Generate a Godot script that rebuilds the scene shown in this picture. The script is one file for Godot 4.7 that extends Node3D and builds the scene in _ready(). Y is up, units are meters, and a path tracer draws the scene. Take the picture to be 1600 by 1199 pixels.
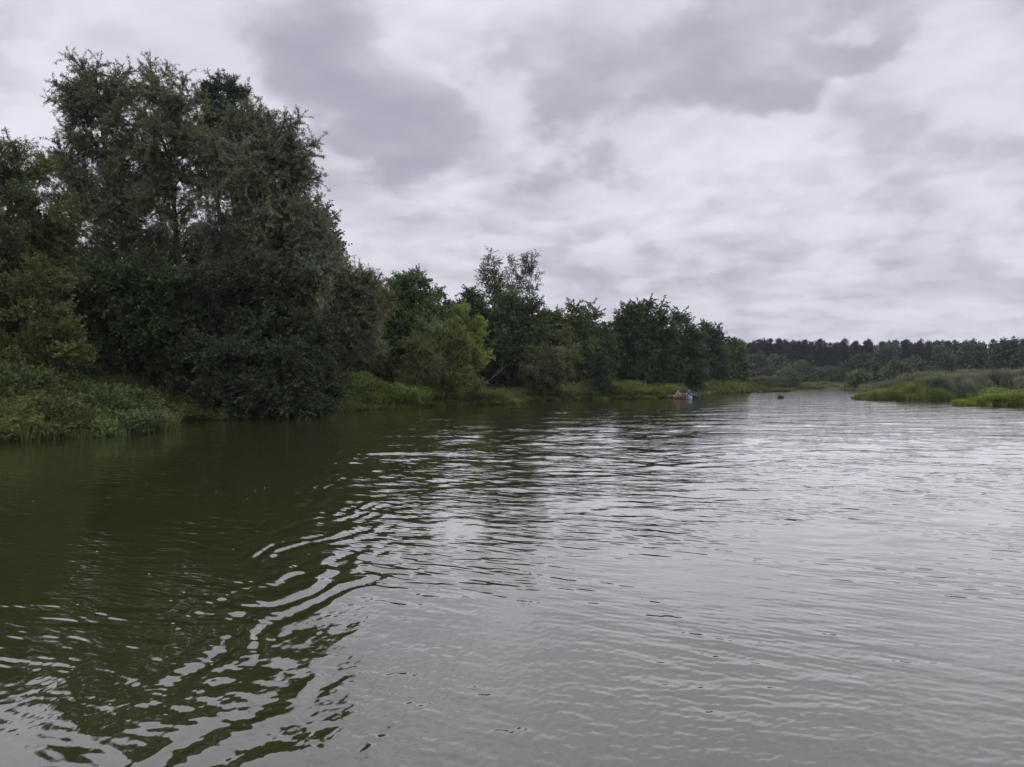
extends Node3D

# A wide, calm river under an overcast sky: willows and alders on the left bank, two kayaks
# by the far trees, reeds on the right bank and a pine wood behind. Units are metres, the
# water surface is y = 0, the camera stands in a boat at the origin and looks along -z.

var rng := RandomNumberGenerator.new()
var leaf_mat: StandardMaterial3D
var needle_mat: StandardMaterial3D
var grass_mat: StandardMaterial3D
var bark_mat: StandardMaterial3D
var pale_bark_mat: StandardMaterial3D
var dead_wood_mat: StandardMaterial3D
var clumps := {}
var taken := {}
var river: PackedVector2Array
var bumps := FastNoiseLite.new()
var lump := FastNoiseLite.new()


func _ready() -> void:
	rng.seed = 7
	setup_camera()
	setup_sky()
	setup_sun()
	make_materials()
	make_river()
	build_ground()
	build_water()
	make_clumps()
	build_banks()
	build_trees()
	build_far_wood()
	build_kayaks()
	build_driftwood()
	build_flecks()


# ------------------------------------------------------------------ camera, sky, light

func setup_camera() -> void:
	var cam := Camera3D.new()
	cam.name = "camera"
	cam.position = Vector3(0, 1.6, 0)
	cam.fov = 51.9
	cam.near = 0.1
	cam.far = 6000.0
	add_child(cam)
	cam.current = true


func noise(kind: int, freq: float, octaves: int, s: int) -> FastNoiseLite:
	var n := FastNoiseLite.new()
	n.noise_type = kind
	n.frequency = freq
	n.fractal_octaves = octaves
	n.seed = s
	return n


var sky_big := noise(FastNoiseLite.TYPE_SIMPLEX_SMOOTH, 0.62, 3, 11)
var sky_mid := noise(FastNoiseLite.TYPE_SIMPLEX_SMOOTH, 1.9, 5, 23)
var sky_puff := noise(FastNoiseLite.TYPE_SIMPLEX_SMOOTH, 5.0, 6, 61)
var sky_low := noise(FastNoiseLite.TYPE_SIMPLEX_SMOOTH, 2.6, 5, 67)


# Colour of the cloud layer in a direction; the lumps are the clouds ahead of the boat.
func cloud_color(az: float, el: float, lumps: Array) -> Color:
	var sy := sin(el)
	var cy := cos(el)
	var k := 1.0 / (sy + 0.14)
	var px := sin(az) * cy * k
	var pz := -cos(az) * cy * k
	var wx := sky_mid.get_noise_3d(px * 0.6, pz * 0.6, 5.0)
	var b := sky_big.get_noise_3d(px + wx * 0.35, pz + wx * 0.3, 0.0)
	var m := sky_mid.get_noise_3d(px * 1.1 + wx * 0.3, pz - wx * 0.3, 9.0)
	var t := 0.64 - b * 0.30 - m * 0.26
	var low := sky_low.get_noise_3d(px * 0.8 + wx * 0.2, pz * 0.9, 3.0)
	t -= 0.17 * smoothstep(-0.05, 0.32, low) * smoothstep(0.50, 0.16, sy)
	t += 0.10 * smoothstep(0.05, -0.25, low)
	var ahead := smoothstep(0.95, 0.75, absf(az)) * smoothstep(0.80, 0.66, el)
	if ahead > 0.0:
		var p1 := sky_puff.get_noise_3d(az * cy, el * 1.6, 1.0)
		var p2 := sky_puff.get_noise_3d(az * cy, el * 1.6, 7.0)
		var p3 := sky_puff.get_noise_3d(az * cy * 2.0, el * 3.0, 13.0)
		var a := rad_to_deg(az) + p1 * 6.5
		var e := rad_to_deg(el) + p2 * 4.4
		var sum := 0.0
		var thin := 0.0
		for q in lumps:
			var u: float = (a - q[0]) / q[2]
			var v: float = (e - q[1]) / q[3]
			var d2 := u * u + v * v
			if d2 < 5.0:
				if q[4] > 0.0:
					sum += q[4] * exp(-d2 * d2 * 0.5)
				else:
					thin -= q[4] * exp(-d2)
		t -= ahead * (0.62 * smoothstep(0.0, 0.48, sum + 0.24 * p2 + 0.10 * m) - thin * (1.0 + p1) + p1 * 0.26 + 0.20 * smoothstep(-0.02, 0.30, p3) * smoothstep(0.48, 0.12, sy) - 0.04)
	t = 0.52 + 0.5 * tanh((t - 0.52) * 1.75)
	t = lerpf(t, t * 0.6 + 0.22, exp(-sy * 6.0))
	var c := Vector3(0.330, 0.326, 0.408).lerp(Vector3(0.815, 0.810, 0.895), t) * (1.0 + 0.45 * smoothstep(0.38, 0.9, sy))
	return Color(c.x, c.y, c.z)


func setup_sky() -> void:
	var lumps := [
		[-11.02, 20.53, 6.05, 3.49, 0.26],
		[-7.4, 18.26, 4.19, 1.63, 0.16],
		[3.72, 20.43, 3.95, 3.72, 0.3],
		[4.64, 17.51, 3.26, 2.09, 0.22],
		[10.57, 20.96, 4.65, 3.26, 0.3],
		[15.86, 21.71, 4.65, 3.49, 0.32],
		[17.57, 19.2, 2.33, 1.63, 0.14],
		[25.21, 22.17, 4.19, 1.4, 0.28],
		[22.09, 22.47, 2.79, 1.4, 0.2],
		[25.21, 17.14, 2.56, 1.49, 0.18],
		[-15.43, 21.75, 4.65, 3.26, 0.2],
		[-4.64, 16.66, 6.05, 1.63, 0.14],
		[-0.93, 21.69, 2.33, 2.79, 0.12],
		[-32.01, 19.69, 3.26, 1.86, 0.2],
		[-7.4, 24.26, 2.33, 1.86, -0.25],
		[-5.1, 21.61, 2.33, 1.86, -0.18],
		[13.9, 18.39, 1.77, 1.02, -0.3],
		[21.69, 20.28, 3.26, 1.63, -0.22],
		[31.33, 19.83, 3.72, 2.79, -0.12],
		[-30.3, 16.03, 2.79, 2.79, -0.15],
		[-1.86, 24.05, 1.86, 1.86, -0.12],
		[19.24, 16.44, 2.79, 0.93, -0.2],
		[15, 8.03, 2.09, 1.02, 0.17],
		[6.94, 7.35, 2.79, 0.84, 0.14],
		[-4.64, 7.83, 3.26, 1.4, 0.2],
		[-8.31, 9.13, 1.86, 0.93, 0.12],
		[10.12, 9.75, 9.3, 1.16, 0.08],
		[28.9, 4.87, 7.44, 0.65, 0.1],
		[20.07, 9.95, 9.3, 1.86, 0.08],
		[17.99, 13.04, 10.23, 1.16, -0.08],
		[25.97, 3.34, 8.37, 0.47, -0.06],
		[4.64, 13.64, 7.44, 1.4, 0.06],
	]
	var w := 4096
	var h := 2048
	# the whole dome coarsely, then the part of it ahead finely; azimuth 0 is -z, the left edge of a panorama
	var img := Image.create(w / 4, h / 4, false, Image.FORMAT_RGBAF)
	img.fill(Color(0.30, 0.30, 0.30))
	for j in h / 8:
		for i in w / 4:
			img.set_pixel(i, j, cloud_color(wrapf((i + 0.5) / (w / 4) * TAU, -PI, PI), (0.5 - (j + 0.5) / (h / 4)) * PI, lumps))
	img.resize(w, h, Image.INTERPOLATE_BILINEAR)
	for j in range(int(h * 0.335), h / 2):
		for d in range(-440, 440):
			img.set_pixel(posmod(d, w), j, cloud_color((d + 0.5) / w * TAU, (0.5 - (j + 0.5) / h) * PI, lumps))
	var sky_mat := PanoramaSkyMaterial.new()
	sky_mat.panorama = ImageTexture.create_from_image(img)
	var sky := Sky.new()
	sky.sky_material = sky_mat
	var env := Environment.new()
	env.background_mode = Environment.BG_SKY
	env.sky = sky
	env.tonemap_mode = Environment.TONE_MAPPER_LINEAR
	env.tonemap_exposure = 1.08
	env.fog_enabled = true
	env.fog_density = 0.00015
	env.fog_light_color = Color(0.85, 0.87, 0.92)
	env.sdfgi_enabled = true
	env.ssao_enabled = true
	env.ssil_enabled = true
	var we := WorldEnvironment.new()
	we.name = "world_environment"
	we.environment = env
	add_child(we)


func setup_sun() -> void:
	var sun := DirectionalLight3D.new()
	sun.name = "sun"
	sun.light_energy = 0.5
	sun.light_angular_distance = 170.0
	sun.light_color = Color(0.96, 0.975, 1.0)
	sun.shadow_enabled = true
	add_child(sun)
	sun.look_at_from_position(Vector3(0.15, 0.87, -0.48) * 100.0, Vector3.ZERO, Vector3.FORWARD)


# ------------------------------------------------------------------ materials and helpers

func srgb(r: float, g: float, b: float) -> Color:
	return Color(r, g, b).linear_to_srgb()


func noise_tex(freq: float, octaves: int, colors: Array, s: int, size := 512, normal := false, strength := 4.0) -> NoiseTexture2D:
	var t := NoiseTexture2D.new()
	t.width = size
	t.height = size
	t.seamless = true
	t.noise = noise(FastNoiseLite.TYPE_SIMPLEX_SMOOTH, freq, octaves, s)
	if normal:
		t.as_normal_map = true
		t.bump_strength = strength
	else:
		var g := Gradient.new()
		g.offsets = PackedFloat32Array([0.25, 0.5, 0.75])
		g.colors = PackedColorArray(colors)
		t.color_ramp = g
	return t


func wood(dark: Color, mid: Color, light: Color, s: int) -> StandardMaterial3D:
	var m := StandardMaterial3D.new()
	m.albedo_texture = noise_tex(0.03, 5, [dark, mid, light], s, 256)
	m.normal_enabled = true
	m.normal_texture = noise_tex(0.04, 4, [], s + 1, 256, true, 8.0)
	m.uv1_triplanar = true
	m.uv1_scale = Vector3(1.6, 0.5, 1.6)
	m.roughness = 0.9
	return m


func foliage(backlight: float, rough: float) -> StandardMaterial3D:
	var m := StandardMaterial3D.new()
	m.vertex_color_use_as_albedo = true
	m.roughness = rough
	m.metallic_specular = 0.3
	m.backlight_enabled = true
	m.backlight = Color(backlight, backlight, backlight * 0.7)
	return m


func make_materials() -> void:
	leaf_mat = foliage(0.6, 0.65)
	needle_mat = foliage(0.25, 0.6)
	grass_mat = foliage(0.8, 0.7)
	bark_mat = wood(srgb(0.018, 0.015, 0.012), srgb(0.045, 0.038, 0.03), srgb(0.09, 0.08, 0.065), 3)
	pale_bark_mat = wood(srgb(0.05, 0.045, 0.04), srgb(0.24, 0.23, 0.21), srgb(0.4, 0.39, 0.36), 5)
	dead_wood_mat = wood(srgb(0.07, 0.06, 0.05), srgb(0.15, 0.135, 0.115), srgb(0.22, 0.2, 0.17), 8)


func numbered(called: String) -> String:
	if not taken.has(called):
		taken[called] = 0
		return called
	taken[called] += 1
	return "%s_%03d" % [called, taken[called]]


func tag(o: Node3D, label: String, category: String, group := "", kind := "") -> void:
	if label:
		o.set_meta("label", label)
	if category:
		o.set_meta("category", category)
	if group:
		o.set_meta("group", group)
	if kind:
		o.set_meta("kind", kind)


func thing(called: String, at: Vector3, label: String, category: String, group := "") -> Node3D:
	var o := Node3D.new()
	o.name = numbered(called)
	add_child(o)
	o.position = at
	tag(o, label, category, group)
	return o


func part(called: String, mesh: Mesh, mat: Material, parent: Node3D) -> MeshInstance3D:
	var o := MeshInstance3D.new()
	o.name = called
	o.mesh = mesh
	o.material_override = mat
	parent.add_child(o, true)
	return o


func begin() -> SurfaceTool:
	var st := SurfaceTool.new()
	st.begin(Mesh.PRIMITIVE_TRIANGLES)
	return st


func frame(d: Vector3) -> Basis:
	var y := d.normalized()
	var x := y.cross(Vector3(0, 0, 1) if absf(y.z) < 0.9 else Vector3(1, 0, 0)).normalized()
	return Basis(x, y, x.cross(y))


func rand_dir() -> Vector3:
	var z := rng.randf_range(-1, 1)
	var a := rng.randf() * TAU
	var r := sqrt(1.0 - z * z)
	return Vector3(r * cos(a), z, r * sin(a))


func jitter(amount: float) -> Vector3:
	return rand_dir() * rng.randf() * amount


func tube(st: SurfaceTool, pts: Array, radii: Array, sides: int, col := Color.WHITE, closed := true) -> void:
	var rings := []
	for i in pts.size():
		var d: Vector3 = pts[mini(i + 1, pts.size() - 1)] - pts[maxi(i - 1, 0)]
		var f := frame(d)
		var ring := []
		for k in sides:
			var a := TAU * k / sides
			ring.append([pts[i] + f * Vector3(cos(a) * radii[i], 0, sin(a) * radii[i]), f * Vector3(cos(a), 0, sin(a))])
		rings.append(ring)
	st.set_color(col)
	for i in pts.size() - 1:
		for k in sides:
			var n := (k + 1) % sides
			for v in [rings[i][k], rings[i + 1][n], rings[i + 1][k], rings[i][k], rings[i][n], rings[i + 1][n]]:
				st.set_normal(v[1])
				st.add_vertex(v[0])
	if closed:
		for e in [0, pts.size() - 1]:
			var d2: Vector3 = (pts[e] - pts[1 if e == 0 else e - 1]).normalized()
			for k in sides:
				var n := (k + 1) % sides
				for v in ([pts[e], rings[e][n][0], rings[e][k][0]] if e == 0 else [pts[e], rings[e][k][0], rings[e][n][0]]):
					st.set_normal(d2)
					st.add_vertex(v)


func curve(a: Vector3, b: Vector3, bend: Vector3, steps: int, wobble: float) -> Array:
	var out := []
	for i in steps + 1:
		var t := float(i) / steps
		var p := a.lerp(b, t) + bend * sin(t * PI)
		if i > 0 and i < steps:
			p += jitter(wobble)
		out.append(p)
	return out


func taper(a: float, b: float, steps: int) -> Array:
	var out := []
	for i in steps + 1:
		out.append(lerpf(a, b, pow(float(i) / steps, 0.8)))
	return out


# ------------------------------------------------------------------ leaf sprays, tufts

func leaf(st: SurfaceTool, at: Vector3, along: Vector3, long: float, wide: float, col: Color) -> void:
	var side := along.cross(rand_dir()).normalized()
	var n := side.cross(along).normalized()
	var mid := at + along * long * 0.45
	var tip := at + along * long - n * long * 0.10
	var l := mid + side * wide * 0.5 + n * wide * 0.12
	var r := mid - side * wide * 0.5 + n * wide * 0.12
	st.set_color(col)
	st.set_normal(n)
	for v in [at, tip, l, at, r, tip]:
		st.add_vertex(v)


func tint(spread: float, warm := 0.0) -> Color:
	var k := exp(rng.randf_range(-spread, spread))
	var w := rng.randf_range(-0.12, 0.12) + warm
	return Color(k * (1.0 + w), k, k * (1.0 - w))


# A branchlet that grows along +y from the origin, about `size` long: twigs and leaves.
func spray(size: float, twigs: int, per_twig: int, long: float, wide: float, spread: float, droop: float, flat: float, wood_tone := 0.6) -> ArrayMesh:
	var st := begin()
	var twig_col := Color(wood_tone * 1.15, wood_tone * 0.85, wood_tone)
	for t in twigs:
		var start := Vector3(0, size * rng.randf_range(0.0, 0.55), 0)
		var out := rand_dir()
		out.y = absf(out.y)
		out.z *= flat
		var d := (Vector3.UP * (1.0 - spread) + out * spread).normalized()
		var len := size * rng.randf_range(0.35, 0.75)
		var sag := Vector3(0, -droop, 0) * len
		var pts := []
		for i in 4:
			var s := i / 3.0
			pts.append(start + d * len * s + sag * s * s + jitter(0.03 * size) * s)
		tube(st, pts, [0.012, 0.009, 0.006, 0.003], 3, twig_col, false)
		for i in per_twig:
			var s := pow(rng.randf(), 0.75)
			var p := start + d * len * s + sag * s * s + jitter(0.045 * size)
			var tangent := (d + sag / len * 2.0 * s).normalized()
			var dir := (tangent * 0.7 + rand_dir() * 0.8 + Vector3(0, -droop * 0.5, 0)).normalized()
			dir.z *= lerpf(1.0, flat, 0.5)
			leaf(st, p, dir.normalized(), long * rng.randf_range(0.7, 1.3), wide * rng.randf_range(0.7, 1.3), tint(0.28))
	return st.commit()


func needle_tufts(size: float, tufts: int, needles: int, long: float, wide: float) -> ArrayMesh:
	var st := begin()
	for t in tufts:
		var d := rand_dir()
		d.y = absf(d.y) * 0.8 + 0.1
		d = d.normalized()
		var len := size * rng.randf_range(0.4, 0.9)
		var p := d * len
		tube(st, [Vector3.ZERO, p * 0.6 + Vector3(0, -0.05, 0) * size, p], [0.02, 0.014, 0.006], 3, Color(0.9, 0.7, 0.7), false)
		for i in needles:
			var q := p - d * len * rng.randf_range(0.0, 0.45)
			leaf(st, q, (d * 0.5 + Vector3.UP * 0.25 + rand_dir()).normalized(), long * rng.randf_range(0.7, 1.2), wide, tint(0.22))
	return st.commit()


func blade(st: SurfaceTool, at: Vector3, lean: Vector3, tall: float, wide: float, col: Color, nod := 0.35) -> void:
	var side := lean.cross(Vector3.UP).normalized() if lean.length() > 0.01 else Vector3.RIGHT
	side = side.rotated(Vector3.UP, rng.randf_range(-1.0, 1.0)) * wide * 0.5
	var m := at + (Vector3.UP * 0.6 + lean * 0.35) * tall
	var t := at + (Vector3.UP * (1.0 - nod * lean.length()) + lean) * tall
	var n := side.cross(t - at).normalized()
	st.set_color(col)
	st.set_normal(n)
	for v in [at - side, m - side * 0.8, m + side * 0.8, at - side, m + side * 0.8, at + side, m - side * 0.8, t, m + side * 0.8]:
		st.add_vertex(v)


func grass_tuft(blades: int, radius: float, wide: float, lean: float) -> ArrayMesh:
	var st := begin()
	for i in blades:
		var a := rng.randf() * TAU
		var r := sqrt(rng.randf()) * radius
		var p := Vector3(cos(a) * r, -0.03, sin(a) * r)
		var l := Vector3(cos(a), 0, sin(a)) * rng.randf_range(0.05, lean) + jitter(0.15) * Vector3(1, 0, 1)
		blade(st, p, l, rng.randf_range(0.55, 1.0), wide * rng.randf_range(0.7, 1.3), tint(0.3))
	return st.commit()


# Leafy herbs (nettles, loosestrife): upright stems with pairs of leaves.
func herb_tuft(stems: int, radius: float, per_stem: int, long: float, wide: float) -> ArrayMesh:
	var st := begin()
	for s in stems:
		var a := rng.randf() * TAU
		var r := sqrt(rng.randf()) * radius
		var p := Vector3(cos(a) * r, -0.03, sin(a) * r)
		var top := p + Vector3(cos(a) * 0.25 * rng.randf(), rng.randf_range(0.6, 1.0), sin(a) * 0.25 * rng.randf()) + jitter(0.08)
		tube(st, [p, p.lerp(top, 0.5) + jitter(0.03), top], [0.008, 0.006, 0.003], 3, Color(0.8, 0.7, 0.7), false)
		for i in per_stem:
			var q := p.lerp(top, rng.randf_range(0.15, 1.0))
			var d := rand_dir()
			d.y = d.y * 0.4 + 0.1
			leaf(st, q, d.normalized(), long * rng.randf_range(0.6, 1.2), wide * rng.randf_range(0.7, 1.2), tint(0.3))
	return st.commit()


# Reeds one unit tall: stalks with long leaves and a feathery head.
func reed_tuft(stalks: int, radius: float, plume: Color) -> ArrayMesh:
	var st := begin()
	for s in stalks:
		var a := rng.randf() * TAU
		var r := sqrt(rng.randf()) * radius
		var p := Vector3(cos(a) * r, -0.03, sin(a) * r)
		var top := p + Vector3(rng.randf_range(-0.12, 0.12), rng.randf_range(0.75, 1.0), rng.randf_range(-0.12, 0.12))
		tube(st, [p, top], [0.006, 0.003], 3, Color(1.1, 1.0, 0.9), false)
		for i in 7:
			var q := p.lerp(top, rng.randf_range(0.2, 0.9))
			var d := rand_dir()
			d.y = 0.5
			blade(st, q, d.normalized() * 0.8, rng.randf_range(0.18, 0.3), 0.018, tint(0.25), 0.3)
		if plume.a > 0.0:
			for i in 12:
				var q := top + Vector3(0, rng.randf_range(-0.10, 0.04), 0) + jitter(0.015)
				var d := (Vector3(0.5, -0.2, 0.1) + rand_dir() * 0.9).normalized()
				var k := rng.randf_range(0.8, 1.2)
				leaf(st, q, d, 0.07, 0.016, Color(plume.r * k, plume.g * k, plume.b * k))
	return st.commit()


func make_clumps() -> void:
	rng.seed = 101
	clumps.willow = [spray(1.5, 20, 44, 0.115, 0.026, 0.6, 0.25, 1.0), spray(1.6, 20, 44, 0.115, 0.026, 0.6, 0.35, 1.0)]
	clumps.broad = [spray(1.3, 16, 22, 0.105, 0.078, 0.8, 0.18, 0.55), spray(1.4, 16, 22, 0.11, 0.08, 0.85, 0.12, 0.45)]
	clumps.birch = [spray(1.2, 9, 12, 0.09, 0.06, 0.6, 0.35, 1.0, 0.5), spray(1.3, 9, 12, 0.09, 0.06, 0.55, 0.3, 1.0, 0.5)]
	clumps.bush = [spray(1.0, 18, 18, 0.10, 0.045, 0.65, 0.05, 1.0), spray(1.1, 16, 20, 0.10, 0.05, 0.6, 0.1, 1.0)]
	clumps.far = [spray(1.8, 14, 16, 0.24, 0.16, 0.75, 0.1, 1.0), spray(1.8, 14, 16, 0.24, 0.16, 0.7, 0.05, 1.0)]
	clumps.pine = [needle_tufts(1.0, 12, 26, 0.22, 0.03), needle_tufts(1.1, 11, 28, 0.22, 0.03)]
	clumps.spruce = [needle_tufts(0.8, 12, 26, 0.16, 0.03), needle_tufts(0.8, 12, 26, 0.16, 0.03)]
	clumps.grass = [grass_tuft(34, 0.28, 0.028, 0.6), grass_tuft(34, 0.32, 0.03, 0.8)]
	clumps.coarse = [grass_tuft(26, 0.34, 0.065, 1.3), grass_tuft(24, 0.38, 0.07, 1.5)]
	clumps.sedge = [grass_tuft(44, 0.22, 0.024, 0.35), grass_tuft(44, 0.25, 0.024, 0.3)]
	clumps.herb = [herb_tuft(11, 0.3, 15, 0.16, 0.06), herb_tuft(10, 0.32, 16, 0.14, 0.07)]
	clumps.weed = [spray(0.9, 16, 16, 0.13, 0.05, 0.6, 0.12, 1.0, 0.8), spray(1.0, 15, 18, 0.12, 0.055, 0.65, 0.18, 1.0, 0.8)]
	clumps.reed = [reed_tuft(12, 0.3, Color(2.6, 2.0, 2.3)), reed_tuft(12, 0.32, Color(2.0, 1.55, 1.7))]
	clumps.rush = [reed_tuft(14, 0.3, Color(0, 0, 0, 0)), reed_tuft(14, 0.3, Color(0, 0, 0, 0))]


func scatter(called: String, clump: ArrayMesh, mat: Material, where: Array, colors: Array, parent: Node3D) -> MultiMeshInstance3D:
	var mm := MultiMesh.new()
	mm.transform_format = MultiMesh.TRANSFORM_3D
	mm.use_colors = true
	mm.mesh = clump
	mm.instance_count = where.size()
	for i in where.size():
		mm.set_instance_transform(i, where[i])
		mm.set_instance_color(i, colors[i])
	var o := MultiMeshInstance3D.new()
	o.name = called
	o.multimesh = mm
	o.material_override = mat
	parent.add_child(o, true)
	return o


# ------------------------------------------------------------------ river, ground, water

func make_river() -> void:
	river = PackedVector2Array(RIVER)
	bumps = noise(FastNoiseLite.TYPE_SIMPLEX_SMOOTH, 0.12, 3, 5)
	lump = noise(FastNoiseLite.TYPE_SIMPLEX_SMOOTH, 0.35, 2, 6)


# Signed distance to the water's edge, positive on land.
func shore(x: float, z: float) -> float:
	var p := Vector2(x, z)
	var best := INF
	var n := river.size()
	for i in n:
		var q := Geometry2D.get_closest_point_to_segment(p, river[i], river[(i + 1) % n])
		best = minf(best, p.distance_squared_to(q))
	best = sqrt(best)
	return -best if Geometry2D.is_point_in_polygon(p, river) else best


func ground_h(x: float, z: float) -> float:
	var s := shore(x, z) + bumps.get_noise_2d(x * 4.0, z * 4.0) * 0.35
	if s < 0.0:
		return maxf(-1.2, s * 0.6 - 0.06)
	var left := 1.0 - smoothstep(0.0, 30.0, x + (z + 80.0) * 0.15)
	var rise := lerpf(0.45, 1.15, left)
	return -0.06 + 0.32 * minf(1.0, s / 0.5) + rise * smoothstep(0.3, 6.0, s) + bumps.get_noise_2d(x, z) * 0.25 * smoothstep(0.5, 4.0, s)


func lines(fine_from: float, fine_to: float, step: float, reach_low: float, reach_high: float) -> Array:
	var out := []
	var v := fine_from
	while v <= fine_to:
		out.append(v)
		v += step
	var s := step
	while out[-1] < reach_high:
		s *= 1.25
		out.append(out[-1] + s)
	s = step
	while out[0] > reach_low:
		s *= 1.25
		out.push_front(out[0] - s)
	return out


func build_ground() -> void:
	var xs := lines(-40.0, 62.0, 1.0, -1800.0, 1800.0)
	var zs := lines(-130.0, -8.0, 1.0, -1800.0, 1200.0)
	var st := begin()
	for z in zs:
		for x in xs:
			st.set_uv(Vector2(x, z) * 0.25)
			st.add_vertex(Vector3(x, ground_h(x, z), z))
	var w := xs.size()
	for j in zs.size() - 1:
		for i in w - 1:
			var a := j * w + i
			for k in [a, a + 1, a + w + 1, a, a + w + 1, a + w]:
				st.add_index(k)
	st.generate_normals()
	var m := StandardMaterial3D.new()
	m.albedo_texture = noise_tex(0.02, 5, [srgb(0.012, 0.013, 0.007), srgb(0.024, 0.026, 0.012), srgb(0.040, 0.042, 0.018)], 41)
	m.normal_enabled = true
	m.normal_texture = noise_tex(0.05, 4, [], 42, 512, true, 8.0)
	m.roughness = 0.95
	var o := part("ground", st.commit(), m, self)
	tag(o, "dark earth and turf of the river banks", "", "", "structure")


# Height of the water surface: slow swell, cross ripples, and the boat's own bow wave
# running out to the left; near the sheltered left bank the surface is calmer.
var swell: FastNoiseLite
var ripple: FastNoiseLite
var chop: FastNoiseLite
var patchy: FastNoiseLite


func wave(x: float, z: float, spacing: float) -> float:
	var r := sqrt(x * x + z * z)
	var edge := -0.95 + z * 0.155
	var open := smoothstep(-0.9, 0.9, x - edge + swell.get_noise_2d(x * 2.0, z * 2.0) * 1.2)
	var gusts := 0.75 + 0.6 * patchy.get_noise_2d(x * 0.5, z)
	var calm := lerpf(0.16, 1.0, open) * gusts
	var h := swell.get_noise_2d(x, z * 1.4) * 0.006 * smoothstep(1.2, 0.4, spacing) * lerpf(0.24, 1.0, open)
	h += 0.03 * patchy.get_noise_2d(x * 0.4 + 90.0, z) * smoothstep(10.0, 30.0, r)
	# the bow wave: a train of crests along the edge of the boat's path
	var off := x - edge + swell.get_noise_2d(x * 1.3, z * 0.9 + 40.0) * 0.55 + ripple.get_noise_2d(x * 0.35, z * 0.35 + 7.0) * 0.07
	var train := exp(-pow(off / (0.8 if off > 0.0 else 0.42), 2.0)) * smoothstep(34.0, 9.0, r)
	h += 0.011 * train * sin((off + (z * 0.23)) * TAU / 0.34 + ripple.get_noise_2d(x * 0.2, z * 0.2) * 3.0) * (0.6 + 0.5 * patchy.get_noise_2d(x * 2.0, z * 2.0))
	var rough := open * gusts * lerpf(1.0, 0.4, smoothstep(4.0, 20.0, x - edge))
	var keep2 := smoothstep(0.5, 0.2, spacing)
	if keep2 > 0.0:
		h += keep2 * rough * 0.034 * smoothstep(6.0, 16.0, r) * swell.get_noise_2d(x * 2.2 + 300.0, z * 3.4)
	keep2 = smoothstep(0.22, 0.1, spacing)
	if keep2 > 0.0:
		h += keep2 * rough * 0.0085 * smoothstep(4.0, 10.0, r) * swell.get_noise_2d(x * 4.6 + 700.0, z * 7.0)
	h += 0.055 * rough * swell.get_noise_2d(x * 0.8 + 150.0, z * 1.3) * smoothstep(12.0, 25.0, r) * smoothstep(1.6, 0.8, spacing)
	calm = maxf(calm, train * 0.75 * gusts)
	var keep := smoothstep(0.15, 0.06, spacing)
	if keep > 0.0:
		h += keep * calm * 0.0026 * ripple.get_noise_2d(x + swell.get_noise_2d(z, x) * 0.6, z * 1.7)
	keep = smoothstep(0.08, 0.025, spacing)
	if keep > 0.0:
		h += keep * calm * 0.0022 * chop.get_noise_2d(x, z * 1.5)
	return h


func build_water() -> void:
	swell = noise(FastNoiseLite.TYPE_SIMPLEX_SMOOTH, 0.42, 2, 71)
	ripple = noise(FastNoiseLite.TYPE_SIMPLEX_SMOOTH, 5.5, 3, 72)
	chop = noise(FastNoiseLite.TYPE_SIMPLEX_SMOOTH, 15.0, 2, 73)
	patchy = noise(FastNoiseLite.TYPE_SIMPLEX_SMOOTH, 0.16, 3, 74)
	# rings round the boat, finer near it, and finer ahead than behind
	var radii := [0.4, 1.2, 2.0]
	while radii[-1] < 420.0:
		var q: float = radii[-1]
		radii.append(q + clampf(q * q / 950.0, 0.02, maxf(0.02, 0.011 * q)))
	radii.append(900.0)
	var turns := []
	var a := -180.0
	while a < 179.9:
		turns.append(a)
		a += 0.17 if absf(a) < 41.0 else 4.0
	var verts := PackedVector3Array()
	var uvs := PackedVector2Array()
	var index := PackedInt32Array()
	var n := turns.size()
	for k in radii.size():
		var q: float = radii[k]
		var spacing: float = q - radii[maxi(k - 1, 0)]
		for t in n:
			var ang := deg_to_rad(turns[t])
			var x := sin(ang) * q
			var z := -cos(ang) * q
			var y := 0.0
			if absf(turns[t]) < 43.0 and q > 1.9 and q < 800.0:
				y = wave(x, z, spacing)
			verts.append(Vector3(x, y, z))
			uvs.append(Vector2(x * 0.9397 + z * 0.342, z * 0.9397 - x * 0.342) / 11.0)
	for k in radii.size() - 1:
		for t in n:
			var b := k * n + t
			var c := k * n + (t + 1) % n
			for v in [b, b + n, c + n, b, c + n, c]:
				index.append(v)
	var centre := verts.size()
	verts.append(Vector3.ZERO)
	uvs.append(Vector2.ZERO)
	for t in n:
		for v in [centre, t, (t + 1) % n]:
			index.append(v)
	var arrays := []
	arrays.resize(Mesh.ARRAY_MAX)
	arrays[Mesh.ARRAY_VERTEX] = verts
	arrays[Mesh.ARRAY_TEX_UV] = uvs
	arrays[Mesh.ARRAY_INDEX] = index
	var plain := ArrayMesh.new()
	plain.add_surface_from_arrays(Mesh.PRIMITIVE_TRIANGLES, arrays)
	var st := SurfaceTool.new()
	st.create_from(plain, 0)
	st.generate_normals()
	var m := StandardMaterial3D.new()
	m.albedo_color = srgb(0.026, 0.026, 0.0085)
	m.roughness = 0.04
	m.metallic_specular = 0.7
	m.normal_enabled = true
	m.normal_texture = ripple_texture()
	m.normal_scale = 1.0
	var o := part("river_water", st.commit(), m, self)
	tag(o, "rippled olive brown river water", "", "", "structure")


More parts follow.
